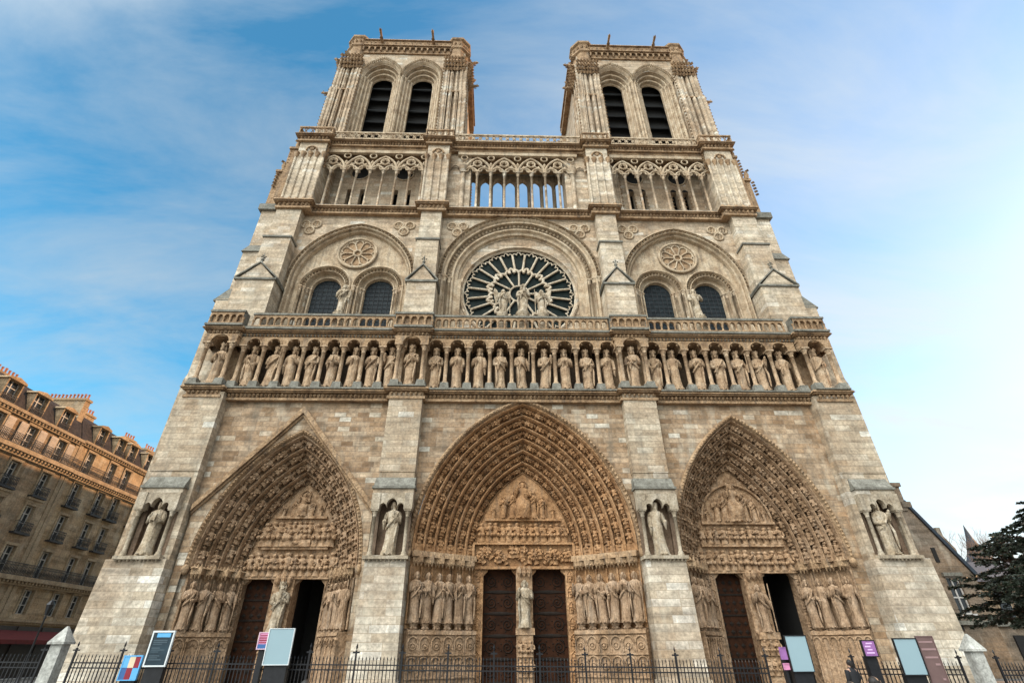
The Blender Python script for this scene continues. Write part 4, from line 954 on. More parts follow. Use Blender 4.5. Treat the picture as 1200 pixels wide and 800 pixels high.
# --- towers
def tower(s):
    cx = -14.75 if s < 0 else 15.35; T = MB(); xo, xi = (-23.1, -6.15) if s < 0 else (23.9, 7.7)
    X0, X1 = min(xo, xi), max(xo, xi)
    ops = [cx-2.6, cx+2.6]
    # front sheet of the gallery stage with slits
    G = MB(); sl = [(cx+d, .27, 43.6, None, 38.7) for d in (-3.1, -1.75, 1.75, 3.1)] if s < 0 else [(cx+d, .33, 44.0, 44.4, 38.7) for d in (-3.0, -1.7, 1.7, 3.0)]
    wall_arches(G, X0, X1, 38.4, 50.0, YT, sl, 5)
    for c, w, z, za, zb in sl:
        p = [(c-w, zb), (c-w, z), (c+w, z), (c+w, zb)]
        G.loft([[(x, YT, zz) for x, zz in p], [(x, YT+.7, zz) for x, zz in p]], False, False)
    stage = G.build('gallery_stage_wall', S_UP, CATH)
    if s > 0:
        m2 = MB()
        for c, w, z, za, zb in sl:
            for k in range(9): m2.bump(c-w, YT-.05, 39.2+k*.5, .12, .12, .12); m2.bump(c+w, YT-.05, 39.2+k*.5, .12, .12, .12)
        m2.build('slit_crockets', S_ORN, stage)
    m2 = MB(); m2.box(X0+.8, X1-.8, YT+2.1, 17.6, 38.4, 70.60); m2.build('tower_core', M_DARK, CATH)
    for d in (-2.4, 2.4):               # dark oculi in the blind arcade
        m2 = MB(); m2.add([(cx+d+1.0*cos(a), YT-.01, 46.1+1.0*sin(a)) for a in ang[:-1]], [tuple(range(63, -1, -1))]); m2.build('oculus', M_DARK, stage)
        m2 = MB(); m2.tube([(cx+d+1.02*cos(a), YT-.02, 46.1+1.02*sin(a)) for a in ang[::3]], .12, 5); m2.build('oculus_ring', S_CARV, stage)
    # belfry front with two tall openings
    zs = 64.6
    wall_arches(T, X0+.6, X1-.6, 49.9, 70.70, YT, [(o, 2.2, zs, zs+2.9, 49.9) for o in ops], 14)
    # other three sides
    for x in (X0+.6, X1-.6): T.add([(x, YT, 38.4), (x, 18, 38.4), (x, 18, 70.70), (x, YT, 70.70)], [(0, 1, 2, 3)])
    T.add([(X0+.6, 18, 38.4), (X1-.6, 18, 38.4), (X1-.6, 18, 70.70), (X0+.6, 18, 70.70)], [(0, 1, 2, 3)])
    T.add([(X0, YT, 70.70), (X1, YT, 70.70), (X1, 18, 70.70), (X0, 18, 70.70)], [(0, 1, 2, 3)])
    tw = T.build('tower', S_UP, CATH)
    A = MB()
    for o in ops:
        arch_loft(A, [(o, w, zs, zs+w*1.03+.9*(w-1.38)/1.2, y) for w, y in ((2.58, YT), (2.58, YT-.25), (2.45, YT-.34), (2.3, YT-.1), (2.24, YT+.05), (2.2, YT+.45), (2.05, YT+.5), (2.0, YT+.3), (1.9, YT+.35), (1.86, YT+.8), (1.72, YT+.85), (1.68, YT+.65), (1.58, YT+.7), (1.54, YT+1.1), (1.42, YT+1.15), (1.38, YT+1.3))], 14, z0=50)
        for x, z in arch(o, 2.6, zs, zs+3.7, 16): A.bump(x, YT-.36, z+.05, .22, .24, .24)
        for w, y in ((2.42, YT-.12), (2.1, YT+.2), (1.78, YT+.55), (1.46, YT+.9)):
            for e in (-1, 1):
                A.tube([(o+e*w, y, 50), (o+e*w, y, zs-.3)], .15, 7); A.lathe((o+e*w, y, 0), [(.13, zs-.6), (.2, zs-.3), (.27, zs-.05), (.27, zs+.03)], 7)
        for e in (-1, 1): A.box(min(o+e*1.42, o+e*2.5), max(o+e*1.42, o+e*2.5), YT+.95, YT+1.3, 49.9, zs); A.box(min(o+e*1.95, o+e*2.4), max(o+e*1.95, o+e*2.4), YT+.3, YT+1.0, 49.9, zs-.02); A.box(min(o+e*2.22, o+e*2.6), max(o+e*2.22, o+e*2.6), YT-.02, YT+.4, 49.9, zs-.04)
        for k in range(26):
            for e in (-1, 1): A.bump(o+e*2.25, YT-.05, 50.6+k*.54, .10, .12, .12)
    A.build('belfry_arch', S_CARV, tw)
    A = MB()
    for o in ops:
        for k in range(7):
            z = 50.3+k*2.3; w = 1.5
            A.prism([(YT+1.32, z), (YT+1.95, z+1.0), (YT+1.95, z+1.1), (YT+1.25, z+.1)], 'x', o-w, o+w)
    A.build('louvre', M_LOUV, tw)
    # corner piers: stacked, narrowing, ribbed with shafts
    for ex, ey in ((0, 0), (1, 0), (0, 1), (1, 1)):
        Pm = MB(); On = MB()
        xw0, xw1 = (X0, X0+3.3) if ex == 0 else (X1-3.3, X1)
        y0, y1 = (YT-.75, YT+2.4) if ey == 0 else (15.8, 18.8)
        sx = -1 if ex == 0 else 1; sy = -1 if ey == 0 else 1
        for k, (za, zb) in enumerate(((38.5, 51.5), (51.5, 61.0), (61.0, 67.70))):
            q = k*.13; a, b = (xw0+q, xw1-q*.4) if ex == 0 else (xw0+q*.4, xw1-q); c, d = (y0+q, y1) if ey == 0 else (y0, y1-q)
            Pm.box(a+.75, b-.75, c+.75, d-.75, za, zb)
            for u0, u1 in ((0, .2), (.31, .45), (.55, .69), (.8, 1)):
                Pm.box(a+(b-a)*u0, a+(b-a)*u1, c+(.12 if .2 < u0 < .7 else 0), c+.8, za, zb); Pm.box(a+(b-a)*u0, a+(b-a)*u1, d-.8, d, za, zb); o_ = 0 if u0 in (0, .8) else .12; Pm.box(a+o_, a+.8, c+(d-c)*u0, c+(d-c)*u1, za, zb); Pm.box(b-.8, b-o_, c+(d-c)*u0, c+(d-c)*u1, za, zb)
            fy = c if ey == 0 else d
            for u in (.03, .17, .38, .62, .83, .97): Pm.tube([(a+(b-a)*u, fy+(.1 if .2 < u < .7 and ey == 0 else 0), za), (a+(b-a)*u, fy+(.1 if .2 < u < .7 and ey == 0 else 0), zb)], .13, 6)
            fx = a if ex == 0 else b
            for yy in (c, c*.67+d*.33, c*.33+d*.67, d): Pm.tube([(fx, yy, za), (fx, yy, zb)], .15, 7)
            if k: On.box(a-.08, b+.08, c-.08, d+.08, za-.1, za+.12)
            for t in range(int((zb-za)/.62)):           # crockets up the outermost arris
                On.bump(fx+sx*.14, fy+sy*.02, za+.4+t*.62, .15, .15, .16); On.bump((b if ex == 0 else a), fy+sy*.14, za+.4+t*.62, .12, .14, .15)
        a, b = (xw0+.3, xw1-.1) if ex == 0 else (xw0+.1, xw1-.3); c, d = (y0+.3, y1) if ey == 0 else (y0, y1-.3)
        # leafy capital band and octagonal cap
        for r in range(4):
            for t in range(7):
                u = (t+.5)/7; zz = 65.9+r*.62; a, b, c, d = (a, b, c, d)
                q_ = random.uniform(.26, .42); On.bump(a+(b-a)*u, (c if ey == 0 else d)+sy*.14*(r+1), zz, q_, .3, q_); On.bump((a if ex == 0 else b)+sx*.16*(r+1), c+(d-c)*u, zz, .34, q_, q_)
                if r == 3 and t in (0, 6): On.tube([((a if ex == 0 else b), c+(d-c)*u, zz), ((a if ex == 0 else b)+sx*.8, c+(d-c)*u, zz+.15), ((a if ex == 0 else b)+sx*1.1, c+(d-c)*u, zz+.5)], [.22, .18, .08], 5)
        xm, ym = (a+b)/2, (c+d)/2; hx, hy = (b-a)/2, (d-c)/2; ch = .95
        def octo(k, z): 
            X, Y = hx*k, hy*k; return [(xm-X+ch, ym-Y, z), (xm+X-ch, ym-Y, z), (xm+X, ym-Y+ch, z), (xm+X, ym+Y-ch, z), (xm+X-ch, ym+Y, z), (xm-X+ch, ym+Y, z), (xm-X, ym+Y-ch, z), (xm-X, ym-Y+ch, z)]
        On.loft([octo(1.0, 67.60), octo(1.0, 71.00), octo(1.12, 71.20), octo(1.12, 71.50), octo(1.02, 71.60), octo(1.02, 72.90), octo(1.16, 73.15), octo(1.16, 73.50), octo(.9, 73.70)], True, False, True)
        for t in range(8):
            v0, v1 = octo(1.06, 72.20)[t], octo(1.06, 72.20)[(t+1) % 8]
            for u in (.25, .75): On.bump(v0[0]+(v1[0]-v0[0])*u, v0[1]+(v1[1]-v0[1])*u, 72.30, .22, .22, .4)
        Pm.build('corner_pier', S_UP, tw); On.build('carved_crown', S_ORN, tw)
    # cornice with hanging arcade
    C = MB(); 
    for (a, b, y) in ((X0+2.6, X1-2.6, YT-.2),):
        C.box(a, b, y, y+.9, 70.00, 70.25); C.box(a, b, y+.12, y+.9, 70.25, 71.40); C.box(a, b, y-.35, y+.9, 71.40, 71.60)
        n = int((b-a)/.75)
        for k in range(n+1):
            x = a+(b-a)*k/n; C.box(x-.09, x+.09, y-.22, y+.2, 70.40, 71.15); C.bump(x, y-.12, 70.38, .17, .2, .16)
            if k < n: arch_tube(C, x+(b-a)/n/2, (b-a)/n/2-.06, 70.95, 71.25, y-.14, .07, 5, 4)
        C.box(a, b, y-.2, y+.0, 71.60, 72.60); C.frus(a, b, y-.42, y+.1, 72.60, a, b, y-.3, y+.05, 72.95)
        leaf_row(C, a, b, y-.22, 72.10, .3, .55, .1)
    for x in (X0+.35, X1-.35):
        C.box(x-.45, x+.45, YT+2, 16, 70.00, 70.60); C.box(x-.6, x+.6, YT+2, 16, 71.40, 71.70); C.box(x-.35, x+.35, YT+2, 16, 70.60, 72.90)
    C.build('tower_cornice', S_ORN, tw)
    # gargoyles
    for x, y, z, dx, dy in ((X0+5.0, YT-.3, 72.00, 0, -1), (X1-5.0, YT-.3, 72.00, 0, -1), (X0+.2, YT+.6, 69.00, -1, -.2), (X1-.2, YT+.6, 69.00, 1, -.2), (X0+.1, YT+1.8, 66.0, -1, 0), (X1-.1, YT+1.8, 66.0, 1, 0), ((X1-.3 if s < 0 else X0+.3), 9.0, 58.0, 1 if s < 0 else -1, 0), (xo, YT+.3, 61.2, s, 0)):
        g = MB(); d = Vector((dx, dy, .08)).normalized(); p = Vector((x, y, z)); e = p+d*(1.75 if abs(dy) > .5 else 1.15)
        g.tube([p-d*.3, p+d*.4, p+d*1.1+Vector((0, 0, .05)), e+Vector((0, 0, .12)), e+d*.25], [.24, .22, .15, .18, .07], 7)
        sd = d.cross(Vector((0, 0, 1)))
        for q in (-1, 1):
            g.bump(*(e+sd*q*.12+Vector((0, 0, .28))), .06, .06, .12); g.tube([p+d*.6+sd*q*.1, p+d*.85+sd*q*.18-Vector((0, 0, .18)), p+d*1.05+sd*q*.12-Vector((0, 0, .22))], .06, 5)
        g.build('gargoyle', S_ORN, tw)
tower(-1); tower(1)
# nave and aisles behind the towers
mb = MB(); mb.box(-20.5, 20.5, 18, 92, GZ, 11.5); mb.box(-9, 9, 18, 100, 11.5, 30); mb.prism([(-9.4, 30), (9.4, 30), (0, 38)], 'y', 18, 100); mb.build('nave', S_BUT, CATH)
mb = MB()
for s in (-1, 1): mb.box(min(s*24.6, s*21), max(s*24.6, s*21), 3.0, 17, GZ, 22)
mb.build('tower_base', S_BUT, CATH)

# ------------------------------------------------------------------ statues (each a thing of its own)
def statue(name, mb, m, loc, label, group, rz=0.0, cat='statue', kids=()):
    o = mb.build(name, m, None, loc); o.rotation_euler = (0, 0, rz); tag(o, label, cat, group)
    for nm, k, mm in kids: k.build(nm, mm, o)
    return o
ORD = ['first', 'second', 'third', 'fourth', 'fifth', 'sixth', 'seventh', 'eighth', 'ninth']
PH = {('chest', 'down'): 'one hand on its chest', ('waist', 'sceptre'): 'holding an upright sceptre', ('mantle', 'chest'): 'gripping its cloak', ('book', 'waist'): 'clasping a book',
      ('waist', 'waist'): 'both hands at its belt', ('chest', 'chest'): 'arms crossed on the chest', ('bless', 'waist'): 'one hand raised'}
KP = [('chest', 'chest'), ('mantle', 'chest'), ('waist', 'sceptre'), ('chest', 'down'), ('waist', 'waist'), ('book', 'waist'), ('chest', 'down'), ('mantle', 'chest'), ('bless', 'waist'),
      ('chest', 'chest'), ('waist', 'waist'), ('mantle', 'chest'), ('chest', 'down'), ('book', 'waist'), ('waist', 'sceptre'), ('bless', 'waist'), ('chest', 'chest'), ('waist', 'waist'), ('chest', 'down'),
      ('book', 'waist'), ('mantle', 'chest'), ('chest', 'down'), ('chest', 'chest'), ('waist', 'waist'), ('waist', 'sceptre'), ('bless', 'waist'), ('mantle', 'chest'), ('waist', 'sceptre')]
for i, x in enumerate(KX):
    a, b = KP[i]; item = None; pz = (a, b)
    if b == 'sceptre': item = ('sceptre', 1); pz = ('waist', 'staff')
    if a == 'book': item = ('book', -1)
    if i % 2: 
        pz = pz[::-1]; item = (item[0], -item[1]) if item else None
    ln = random.Random(i).uniform(-.6, .6); tn = random.Random(i+50).uniform(-.8, .8); h = 3.45 if not KB[i] else 3.55
    if i == 0: where = 'on the far left buttress'
    elif i == 27: where = 'on the far right buttress'
    elif i == 9: where = 'on the buttress left of the rose window'
    elif i == 19: where = 'on the buttress right of the rose window'
    elif i < 9: where = f'{ORD[i-1]} from left above the left portal'
    elif i < 19: where = f'{ORD[i-10]} from left above the central portal'
    else: where = f'{ORD[i-20]} from left above the right portal'
    fg = figure(h, 300+i, 22, pz, True, True, ln, item, tn, slim=1.0, tight=.84)
    fg.box(-.42, .42, -.36, .3, -.16, .02)
    statue('king_statue', fg, S_KING, (x, .80 if not KB[i] else .5, 18.02), f'crowned king {PH[KP[i]]}, {where}', 'statues of kings in the gallery', random.Random(i+9).uniform(-.25, .25), kids=[('crown', crown_mesh(h, ln, tn), S_KING)])
# buttress niches
NI = [(-22.87, 'tonsured saint with hands folded, in the niche of the far left buttress', ('pray', 'book'), ('book', 1), False, .2),
      (-8.4, 'crowned woman with one arm on her hip, in the niche left of the central portal', ('staff', 'chest'), ('cup', 1), True, .5),
      (8.4, 'veiled woman looking down, in the niche right of the central portal', ('down', 'staff'), None, True, -.6),
      (22.87, 'robed bishop in the niche of the far right buttress', ('waist', 'bless'), ('staff', -1), False, -.2)]
for x, lb, ps, it, veil, ln in NI:
    fg = figure(3.2, int(abs(x)*7)+int(x > 0), 24, ps, not veil, True, ln, it, ln, veil=veil and x > 0, slim=1.08, tight=.84); fg.box(-.4, .4, -.3, .25, -.1, .03)
    statue('niche_statue', fg, S_PALE, (x, .1, 6.58), lb, 'statues in the buttress niches', 0)
# jamb statues
def jamb_set(J, kind, h, m):
    side = {'L': 'left', 'C': 'central', 'R': 'right'}[kind]; n = 6 if kind == 'C' else 4
    JP = [('chest', 'waist'), ('book', 'down'), ('bless', 'book'), ('waist', 'staff'), ('pray', 'pray'), ('mantle', 'chest')]
    for s, k, q in J:
        ps = JP[(k+(s > 0)*3) % 6]; it = ('book', -1) if ps[0] == 'book' else (('staff', 1) if ps[1] == 'staff' else None)
        lab = f'robed saint, {ORD[k]} inwards on the {side} portal\'s {"left" if s < 0 else "right"} jamb'
        sd = {'L': 40, 'C': 60, 'R': 80}[kind]+k+(s > 0)*8
        ang = s*-.75*.55
        fg = figure(h, sd, 20, ps, k % 3 != 1, True, random.Random(sd).uniform(-.5, .5), it, random.Random(sd+1).uniform(-.8, .8), halo=False, slim=1.0, tight=.80)
        pd = MB()
        if kind != 'L': pd.lathe((0, 0, 0), [(.1, -.42), (.2, -.32), (.15, -.2), (.26, -.08), (.28, .0), (.1, .02)], 8); pd.bump(.1, -.14, -.25, .14, .14, .16); pd.bump(-.1, -.14, -.25, .14, .14, .16)
        else: pd.box(-.26, .26, -.22, .22, -.1, .02)
        statue('jamb_statue', fg, m, q, lab, f'statues on the jambs of the {side} portal', ang, kids=[('pedestal', pd, m)])
jamb_set(PL[0], 'L', 2.55, S_JAMB); jamb_set(PC[0], 'C', 2.75, S_JAMB); jamb_set(PR[0], 'R', 2.75, S_JAMB)
fg = figure(2.85, 901, 24, ('waist', 'chest'), False, True, .5, ('child', 1), .3, slim=1.0)
statue('trumeau_statue', fg, S_PALE, PL[1], 'crowned mother with a child on her arm, on the post between the left portal doors', None, 0, kids=[('crown', crown_mesh(2.85, .5, .3), S_PALE)])
statue('trumeau_statue', figure(2.7, 902, 24, ('bless', 'book'), True, True, 0, ('book', 1), 0), S_PALE, PC[1], 'bearded teacher with a raised hand and a book, on the post between the central doors', None)
statue('trumeau_statue', figure(2.7, 903, 20, ('bless', 'staff'), True, True, .1, ('staff', 1), 0, slim=.85), S_JAMB, PR[1], 'slim bishop with a staff, on the post between the right portal doors', None)
# terrace group before the rose
def ped(h, r): return MB().lathe((0, 0, 0), [(r*1.2, -h), (r*1.2, -h+.25), (r, -h+.35), (r, -.25), (r*1.15, -.15), (r*1.15, 0)], 10)
statue('virgin_statue', figure(2.85, 911, 26, ('waist', 'chest'), False, True, .4, ('child', 1), .2, slim=1.0), S_PALE, (.12, .9, 25.1), 'white crowned Virgin with a child in front of the rose window', 'white statues on the balustrade terrace', kids=[('pedestal', ped(2.2, .5), S_PALE), ('crown', crown_mesh(2.85, .4, .2), S_PALE)])
statue('angel_statue', figure(2.55, 912, 24, ('pray', 'staff'), False, True, .6, ('staff', 1), .5, wings=True), S_PALE, (-1.55, .9, 25.0), 'white winged angel left of the Virgin before the rose window', 'white statues on the balustrade terrace', .35, kids=[('pedestal', ped(2.1, .42), S_PALE)])
statue('angel_statue', figure(2.55, 913, 24, ('staff', 'pray'), False, True, -.6, ('staff', -1), -.5, wings=True), S_PALE, (1.8, .9, 25.0), 'white winged angel right of the Virgin before the rose window', 'white statues on the balustrade terrace', -.35, kids=[('pedestal', ped(2.1, .42), S_PALE)])
statue('adam_statue', figure(3.0, 914, 22, ('chest', 'down'), True, True, .5, None, .4, slim=.8), S_PALE, (-14.75, .8, 24.75), 'slender pale standing man between the two lancet windows of the left bay', 'white statues on the balustrade terrace', kids=[('pedestal', ped(1.9, .42), S_PALE)])
statue('eve_statue', figure(3.0, 915, 22, ('mantle', 'chest'), False, True, -.5, None, -.4, slim=.8), S_PALE, (14.75, .8, 24.75), 'slender pale standing woman between the two lancet windows of the right bay', 'white statues on the balustrade terrace', kids=[('pedestal', ped(1.9, .42), S_PALE)])

# ------------------------------------------------------------------ houses on the left
def hmat(): pass
H_STONE = ashlar('house_limestone', [(0, (.29, .21, .135)), (.6, (.36, .27, .18)), (1, (.42, .33, .225))], course=.5, length=1.5, streak=.45, mort=.008, mortar=(.36, .28, .19))
H_STONE2 = ashlar('warm_house_limestone', [(0, (.36, .26, .155)), (.6, (.43, .32, .20)), (1, (.48, .37, .245))], course=.5, length=1.5, streak=.3, mort=.008, mortar=(.44, .34, .22))
H_TRIM = carved('house_trim_stone', (.36, .27, .175), (.43, .34, .235), (.25, .18, .115), soot=.4)
H_ROOF = carved('brown_roof_tiles', (.042, .036, .036), (.065, .052, .048), (.028, .025, .027), scale=3, soot=.2)
H_ZINC = plain('grey_zinc', (.12, .125, .14), .45, .3, 2, .4)
H_FRAME = plain('white_window_frame', (.45, .43, .40), .6, .2)
H_SHUT = plain('pale_shutter', (.42, .36, .30), .7, .2)
H_RAIL = plain('balcony_iron', (.02, .02, .022), .5, .3, 6)
H_POT = plain('terracotta_pot', (.34, .12, .06), .8, .3)
HX = -48.0
def lbox(mb, d0, d1, y0, y1, z0, z1): mb.box(HX-d1 if d1 > 0 else HX-d1, HX-d0, y0, y1, z0, z1) if d1 > d0 else None
def out(mb, p0, p1, y0, y1, z0, z1): mb.box(HX+p0, HX+p1, y0, y1, z0, z1)     # p measured out from the facade towards +x
def house(name, label, ya, yb, floors, wall_m, corn, cor_z, dorm, chim, seed, roof_w):
    rnd = random.Random(seed)
    root = empty(name, (HX, (ya+yb)/2, GZ), label=label, cat='building', group='apartment houses on the left side street')
    def part(mb, nm, m, par=None):
        o = mb.build(nm, m, par or root); 
        if par is None: o.matrix_parent_inverse = Matrix.Translation((-HX, -(ya+yb)/2, -GZ))
        return o
    # facade with real window openings
    W = MB(); rects = sorted([(y, w, z0, z1) for (y, w, z0, z1, k) in floors], key=lambda r: r[2])
    rowz = sorted(set((r[2], r[3]) for r in rects)); prev = GZ
    def quad(y0, y1, z0, z1): W.add([(HX, y0, z0), (HX, y1, z0), (HX, y1, z1), (HX, y0, z1)], [(0, 1, 2, 3)])
    for z0, z1 in rowz:
        quad(ya, yb, prev, z0); c = ya
        for y, w, a, b in sorted(r for r in rects if r[2] == z0):
            quad(c, y-w/2, z0, z1); c = y+w/2
            W.loft([[(HX, y-w/2, z0), (HX, y-w/2, z1), (HX, y+w/2, z1), (HX, y+w/2, z0), (HX, y-w/2, z0)], [(HX-.32, y-w/2, z0), (HX-.32, y-w/2, z1), (HX-.32, y+w/2, z1), (HX-.32, y+w/2, z0), (HX-.32, y-w/2, z0)]], False, False)
        quad(c, yb, z0, z1); prev = z1
    quad(ya, yb, prev, cor_z)
    W.box(HX-11, HX-.7, ya, yb, GZ, cor_z); W.add([(HX, ya, GZ), (HX-.8, ya, GZ), (HX-.8, ya, cor_z), (HX, ya, cor_z)], [(0, 1, 2, 3)])
    wall = part(W, 'wall', wall_m)
    T = MB()
    for z, p, h in corn:
        out(T, -.1, p*.5, ya, yb, z-h, z-h*.5); out(T, -.1, p, ya, yb, z-h*.5, z)
        n = int((yb-ya)/.42)
        if p > .4:
            for k in range(n): out(T, .02, p*.8, ya+(k+.3)*(yb-ya)/n, ya+(k+.75)*(yb-ya)/n, z-h*.78, z-h*.48)
    out(T, 0, .09, ya+.02, ya+.5, 4.5, cor_z-.6); out(T, 0, .09, yb-.5, yb-.02, 4.5, cor_z-.6)
    part(T, 'string_course', H_TRIM)
    for y, w, z0, z1, k in floors:
        f = MB(); x = -.26
        for a, b in ((y-w/2, y-w/2+.09), (y+w/2-.09, y+w/2), (y-.05, y+.05)): out(f, x-.06, x+.03, a, b, z0, z1)
        for z in (z0, z0+(z1-z0)*.36, z0+(z1-z0)*.7, z1-.09): out(f, x-.05, x+.02, y-w/2, y+w/2, z, z+.07)
        fr = part(f, 'window', H_FRAME)
        g = MB(); g.add([(HX-.29, y-w/2, z0), (HX-.29, y+w/2, z0), (HX-.29, y+w/2, z1), (HX-.29, y-w/2, z1)], [(0, 1, 2, 3)]); part(g, 'pane', M_HGLASS, fr)
        s = MB(); out(s, .0, .12, y-w/2-.2, y-w/2-.02, z0, z1+.2); out(s, 0, .12, y+w/2+.02, y+w/2+.2, z0, z1+.2); out(s, 0, .16, y-w/2-.22, y+w/2+.22, z1+.02, z1+.24)
        if k == 'pediment': out(s, 0, .35, y-w/2-.4, y+w/2+.4, z1+.5, z1+.68); out(s, 0, .2, y-w/2-.3, y+w/2+.3, z1+.24, z1+.5)
        part(s, 'window_surround', H_TRIM, fr)
        if k == 'shutter':
            for e in (-1, 1):
                s = MB(); c = y+e*(w/2+.62); out(s, .13, .19, c-.42, c+.42, z0+.1, z1)
                for q in range(14): out(s, .17, .215, c-.36, c+.36, z0+.25+q*.13, z0+.31+q*.13)
                part(s, 'shutter', H_SHUT, fr)
        if k in ('balc', 'pediment', 'mid'):
            r = MB(); railing(r, y-w/2-.3, y+w/2+.3, z0-.02, z0+.95, .42); out(r, 0, .48, y-w/2-.36, y+w/2+.36, z0-.16, z0-.02); part(r, 'balcony', H_RAIL, fr)
    for z, a, b, p in [(c[0], ya, yb, c[1]) for c in corn if c[2] > .74]:
        r = MB(); railing(r, a+.05, b-.05, z, z+1.05, p-.08); part(r, 'balcony_railing', H_RAIL)
    # mansard with dormers
    R = MB(); zt = cor_z+2.9
    R.add([(HX+.0, ya, cor_z), (HX+.0, yb, cor_z), (HX-1.0, yb, zt-.5), (HX-1.0, ya, zt-.5), (HX-1.4, yb, zt), (HX-1.4, ya, zt), (HX-6, yb, zt+1.2), (HX-6, ya, zt+1.2), (HX-11, yb, cor_z), (HX-11, ya, cor_z)],
          [(0, 1, 2, 3), (3, 2, 4, 5), (5, 4, 6, 7), (7, 6, 8, 9), (0, 3, 5, 7, 9), (1, 8, 6, 4, 2)])
    rf = part(R, 'roof', H_ROOF)
    for y, w in dorm:
        d = MB(); out(d, -.9, .02, y-w/2-.14, y-w/2, cor_z+.2, cor_z+2.2); out(d, -.9, .02, y+w/2, y+w/2+.14, cor_z+.2, cor_z+2.2)
        d.prism([(y-w/2-.3, cor_z+2.2), (y+w/2+.3, cor_z+2.2), (y+w/2+.2, cor_z+2.4), (y, cor_z+2.62), (y-w/2-.2, cor_z+2.4)], 'x', HX-1.3, HX+.16)
        dd = part(d, 'dormer', H_STONE2)
        g = MB(); out(g, -.5, -.45, y-w/2, y+w/2, cor_z+.3, cor_z+2.2); part(g, 'pane', M_HGLASS, dd)
        g = MB(); out(g, -.44, -.38, y-.05, y+.05, cor_z+.3, cor_z+2.2); out(g, -.44, -.38, y-w/2, y-w/2+.09, cor_z+.3, cor_z+2.2); out(g, -.44, -.38, y+w/2-.09, y+w/2, cor_z+.3, cor_z+2.2); out(g, -.44, -.38, y-w/2, y+w/2, cor_z+1.55, cor_z+1.62); part(g, 'dormer_frame', H_FRAME, dd)
        g = MB(); railing(g, y-w/2, y+w/2, cor_z+.15, cor_z+.8, .2); part(g, 'dormer_rail', H_RAIL, dd)
    for y0, y1, zc, d0, d1 in chim:
        c = MB(); c.box(HX-d1, HX-d0, y0, y1, cor_z+.5, zc); c.box(HX-d1-.1, HX-d0+.1, y0-.1, y1+.1, zc-.25, zc)
        st = part(c, 'chimney', H_STONE2)
        long_y = (y1-y0) > (d1-d0); n = max(3, int((max(y1-y0, d1-d0))/.42)); 
        for k in range(n):
            c = MB(); u = (k+.5)/n; py, px = (y0+(y1-y0)*u, HX-(d0+d1)/2) if long_y else ((y0+y1)/2, HX-d1+(d1-d0)*u)
            c.lathe((px, py, zc), [(.13, 0), (.15, .06), (.11, .1), (.10, rnd.uniform(.35, .6)), (.13, rnd.uniform(.6, .7))], 7); part(c, 'chimney_pot', H_POT, st)
    return root
def railing(mb, y0, y1, z0, z1, p):
    for z in (z0+.06, z1-.22, z1): out(mb, p-.02, p+.02, y0, y1, z-.02, z+.02)
    n = max(3, int((y1-y0)/.16))
    for k in range(n+1):
        y = y0+(y1-y0)*k/n; out(mb, p-.012, p+.012, y-.012, y+.012, z0, z1)
    n = max(2, int((y1-y0)/.34))
    for k in range(n):
        y = y0+(y1-y0)*(k+.5)/n; r = .14; zc = (z0+z1-.2)/2
        mb.tube([(HX+p, y+r*cos(u), zc+r*1.3*sin(u)) for u in [2*pi*i/8 for i in range(9)]], .02, 4); mb.tube([(HX+p, y+r*.5*cos(u), zc+r*.6*sin(u)) for u in [2*pi*i/6 for i in range(7)]], .02, 4)
    for y in (y0, y1): mb.tube([(HX+.02, y, z1), (HX+p, y, z1)], .02, 4)
FA = []
for y in (3.7, 7.6, 11.5, 15.35, 19.2):
    FA += [(y, 1.15, 18.55, 20.75, 'shutter'), (y, 1.1, 14.95, 17.3, 'balc'), (y, 1.15, 11.55, 14.05, 'pediment'), (y, 1.2, 8.0, 10.4, 'plain'), (y, 1.3, 4.9, 7.0, 'plain')]
house('apartment_house', 'grey-tan apartment house with shutters and iron balconies, nearest on the left edge', 1.0, 21.45, FA, H_STONE, [(21.6, .55, .55), (18.45, .75, .75), (7.95, .75, .75), (4.45, .35, .4)], 21.6,
      [(3.7, 1.5), (7.6, 1.5), (11.4, 1.5), (14.7, 1.5), (18.4, 1.4)], [(12.0, 15.0, 25.7, 3.6, 4.4), (20.6, 21.4, 26.4, .9, 6.0)], 3, 1)
FB = []
for y in (23.6, 27.4, 30.1, 34.0, 37.5, 41):
    FB += [(y, 1.1, 18.55, 20.9, 'plain'), (y, 1.15, 15.0, 17.5, 'mid'), (y, 1.15, 11.55, 14.1, 'mid'), (y, 1.15, 8.0, 10.5, 'plain'), (y, 1.2, 4.9, 7.0, 'plain')]
house('apartment_house', 'sunlit golden apartment house with dormers, beside the cathedral on the left', 21.5, 43.0, FB, H_STONE2, [(21.75, .5, .5), (18.4, .75, .75), (7.95, .75, .75), (4.45, .35, .4)], 21.75,
      [(24.0, 1.3), (27.4, 1.3), (29.7, 1.3), (33.2, 1.3), (37.5, 1.3)], [(23.8, 25.6, 26.2, 3.2, 4.0), (31.5, 33.5, 26.0, 3.0, 3.8), (36, 38, 26, 3, 3.8)], 4, 1)
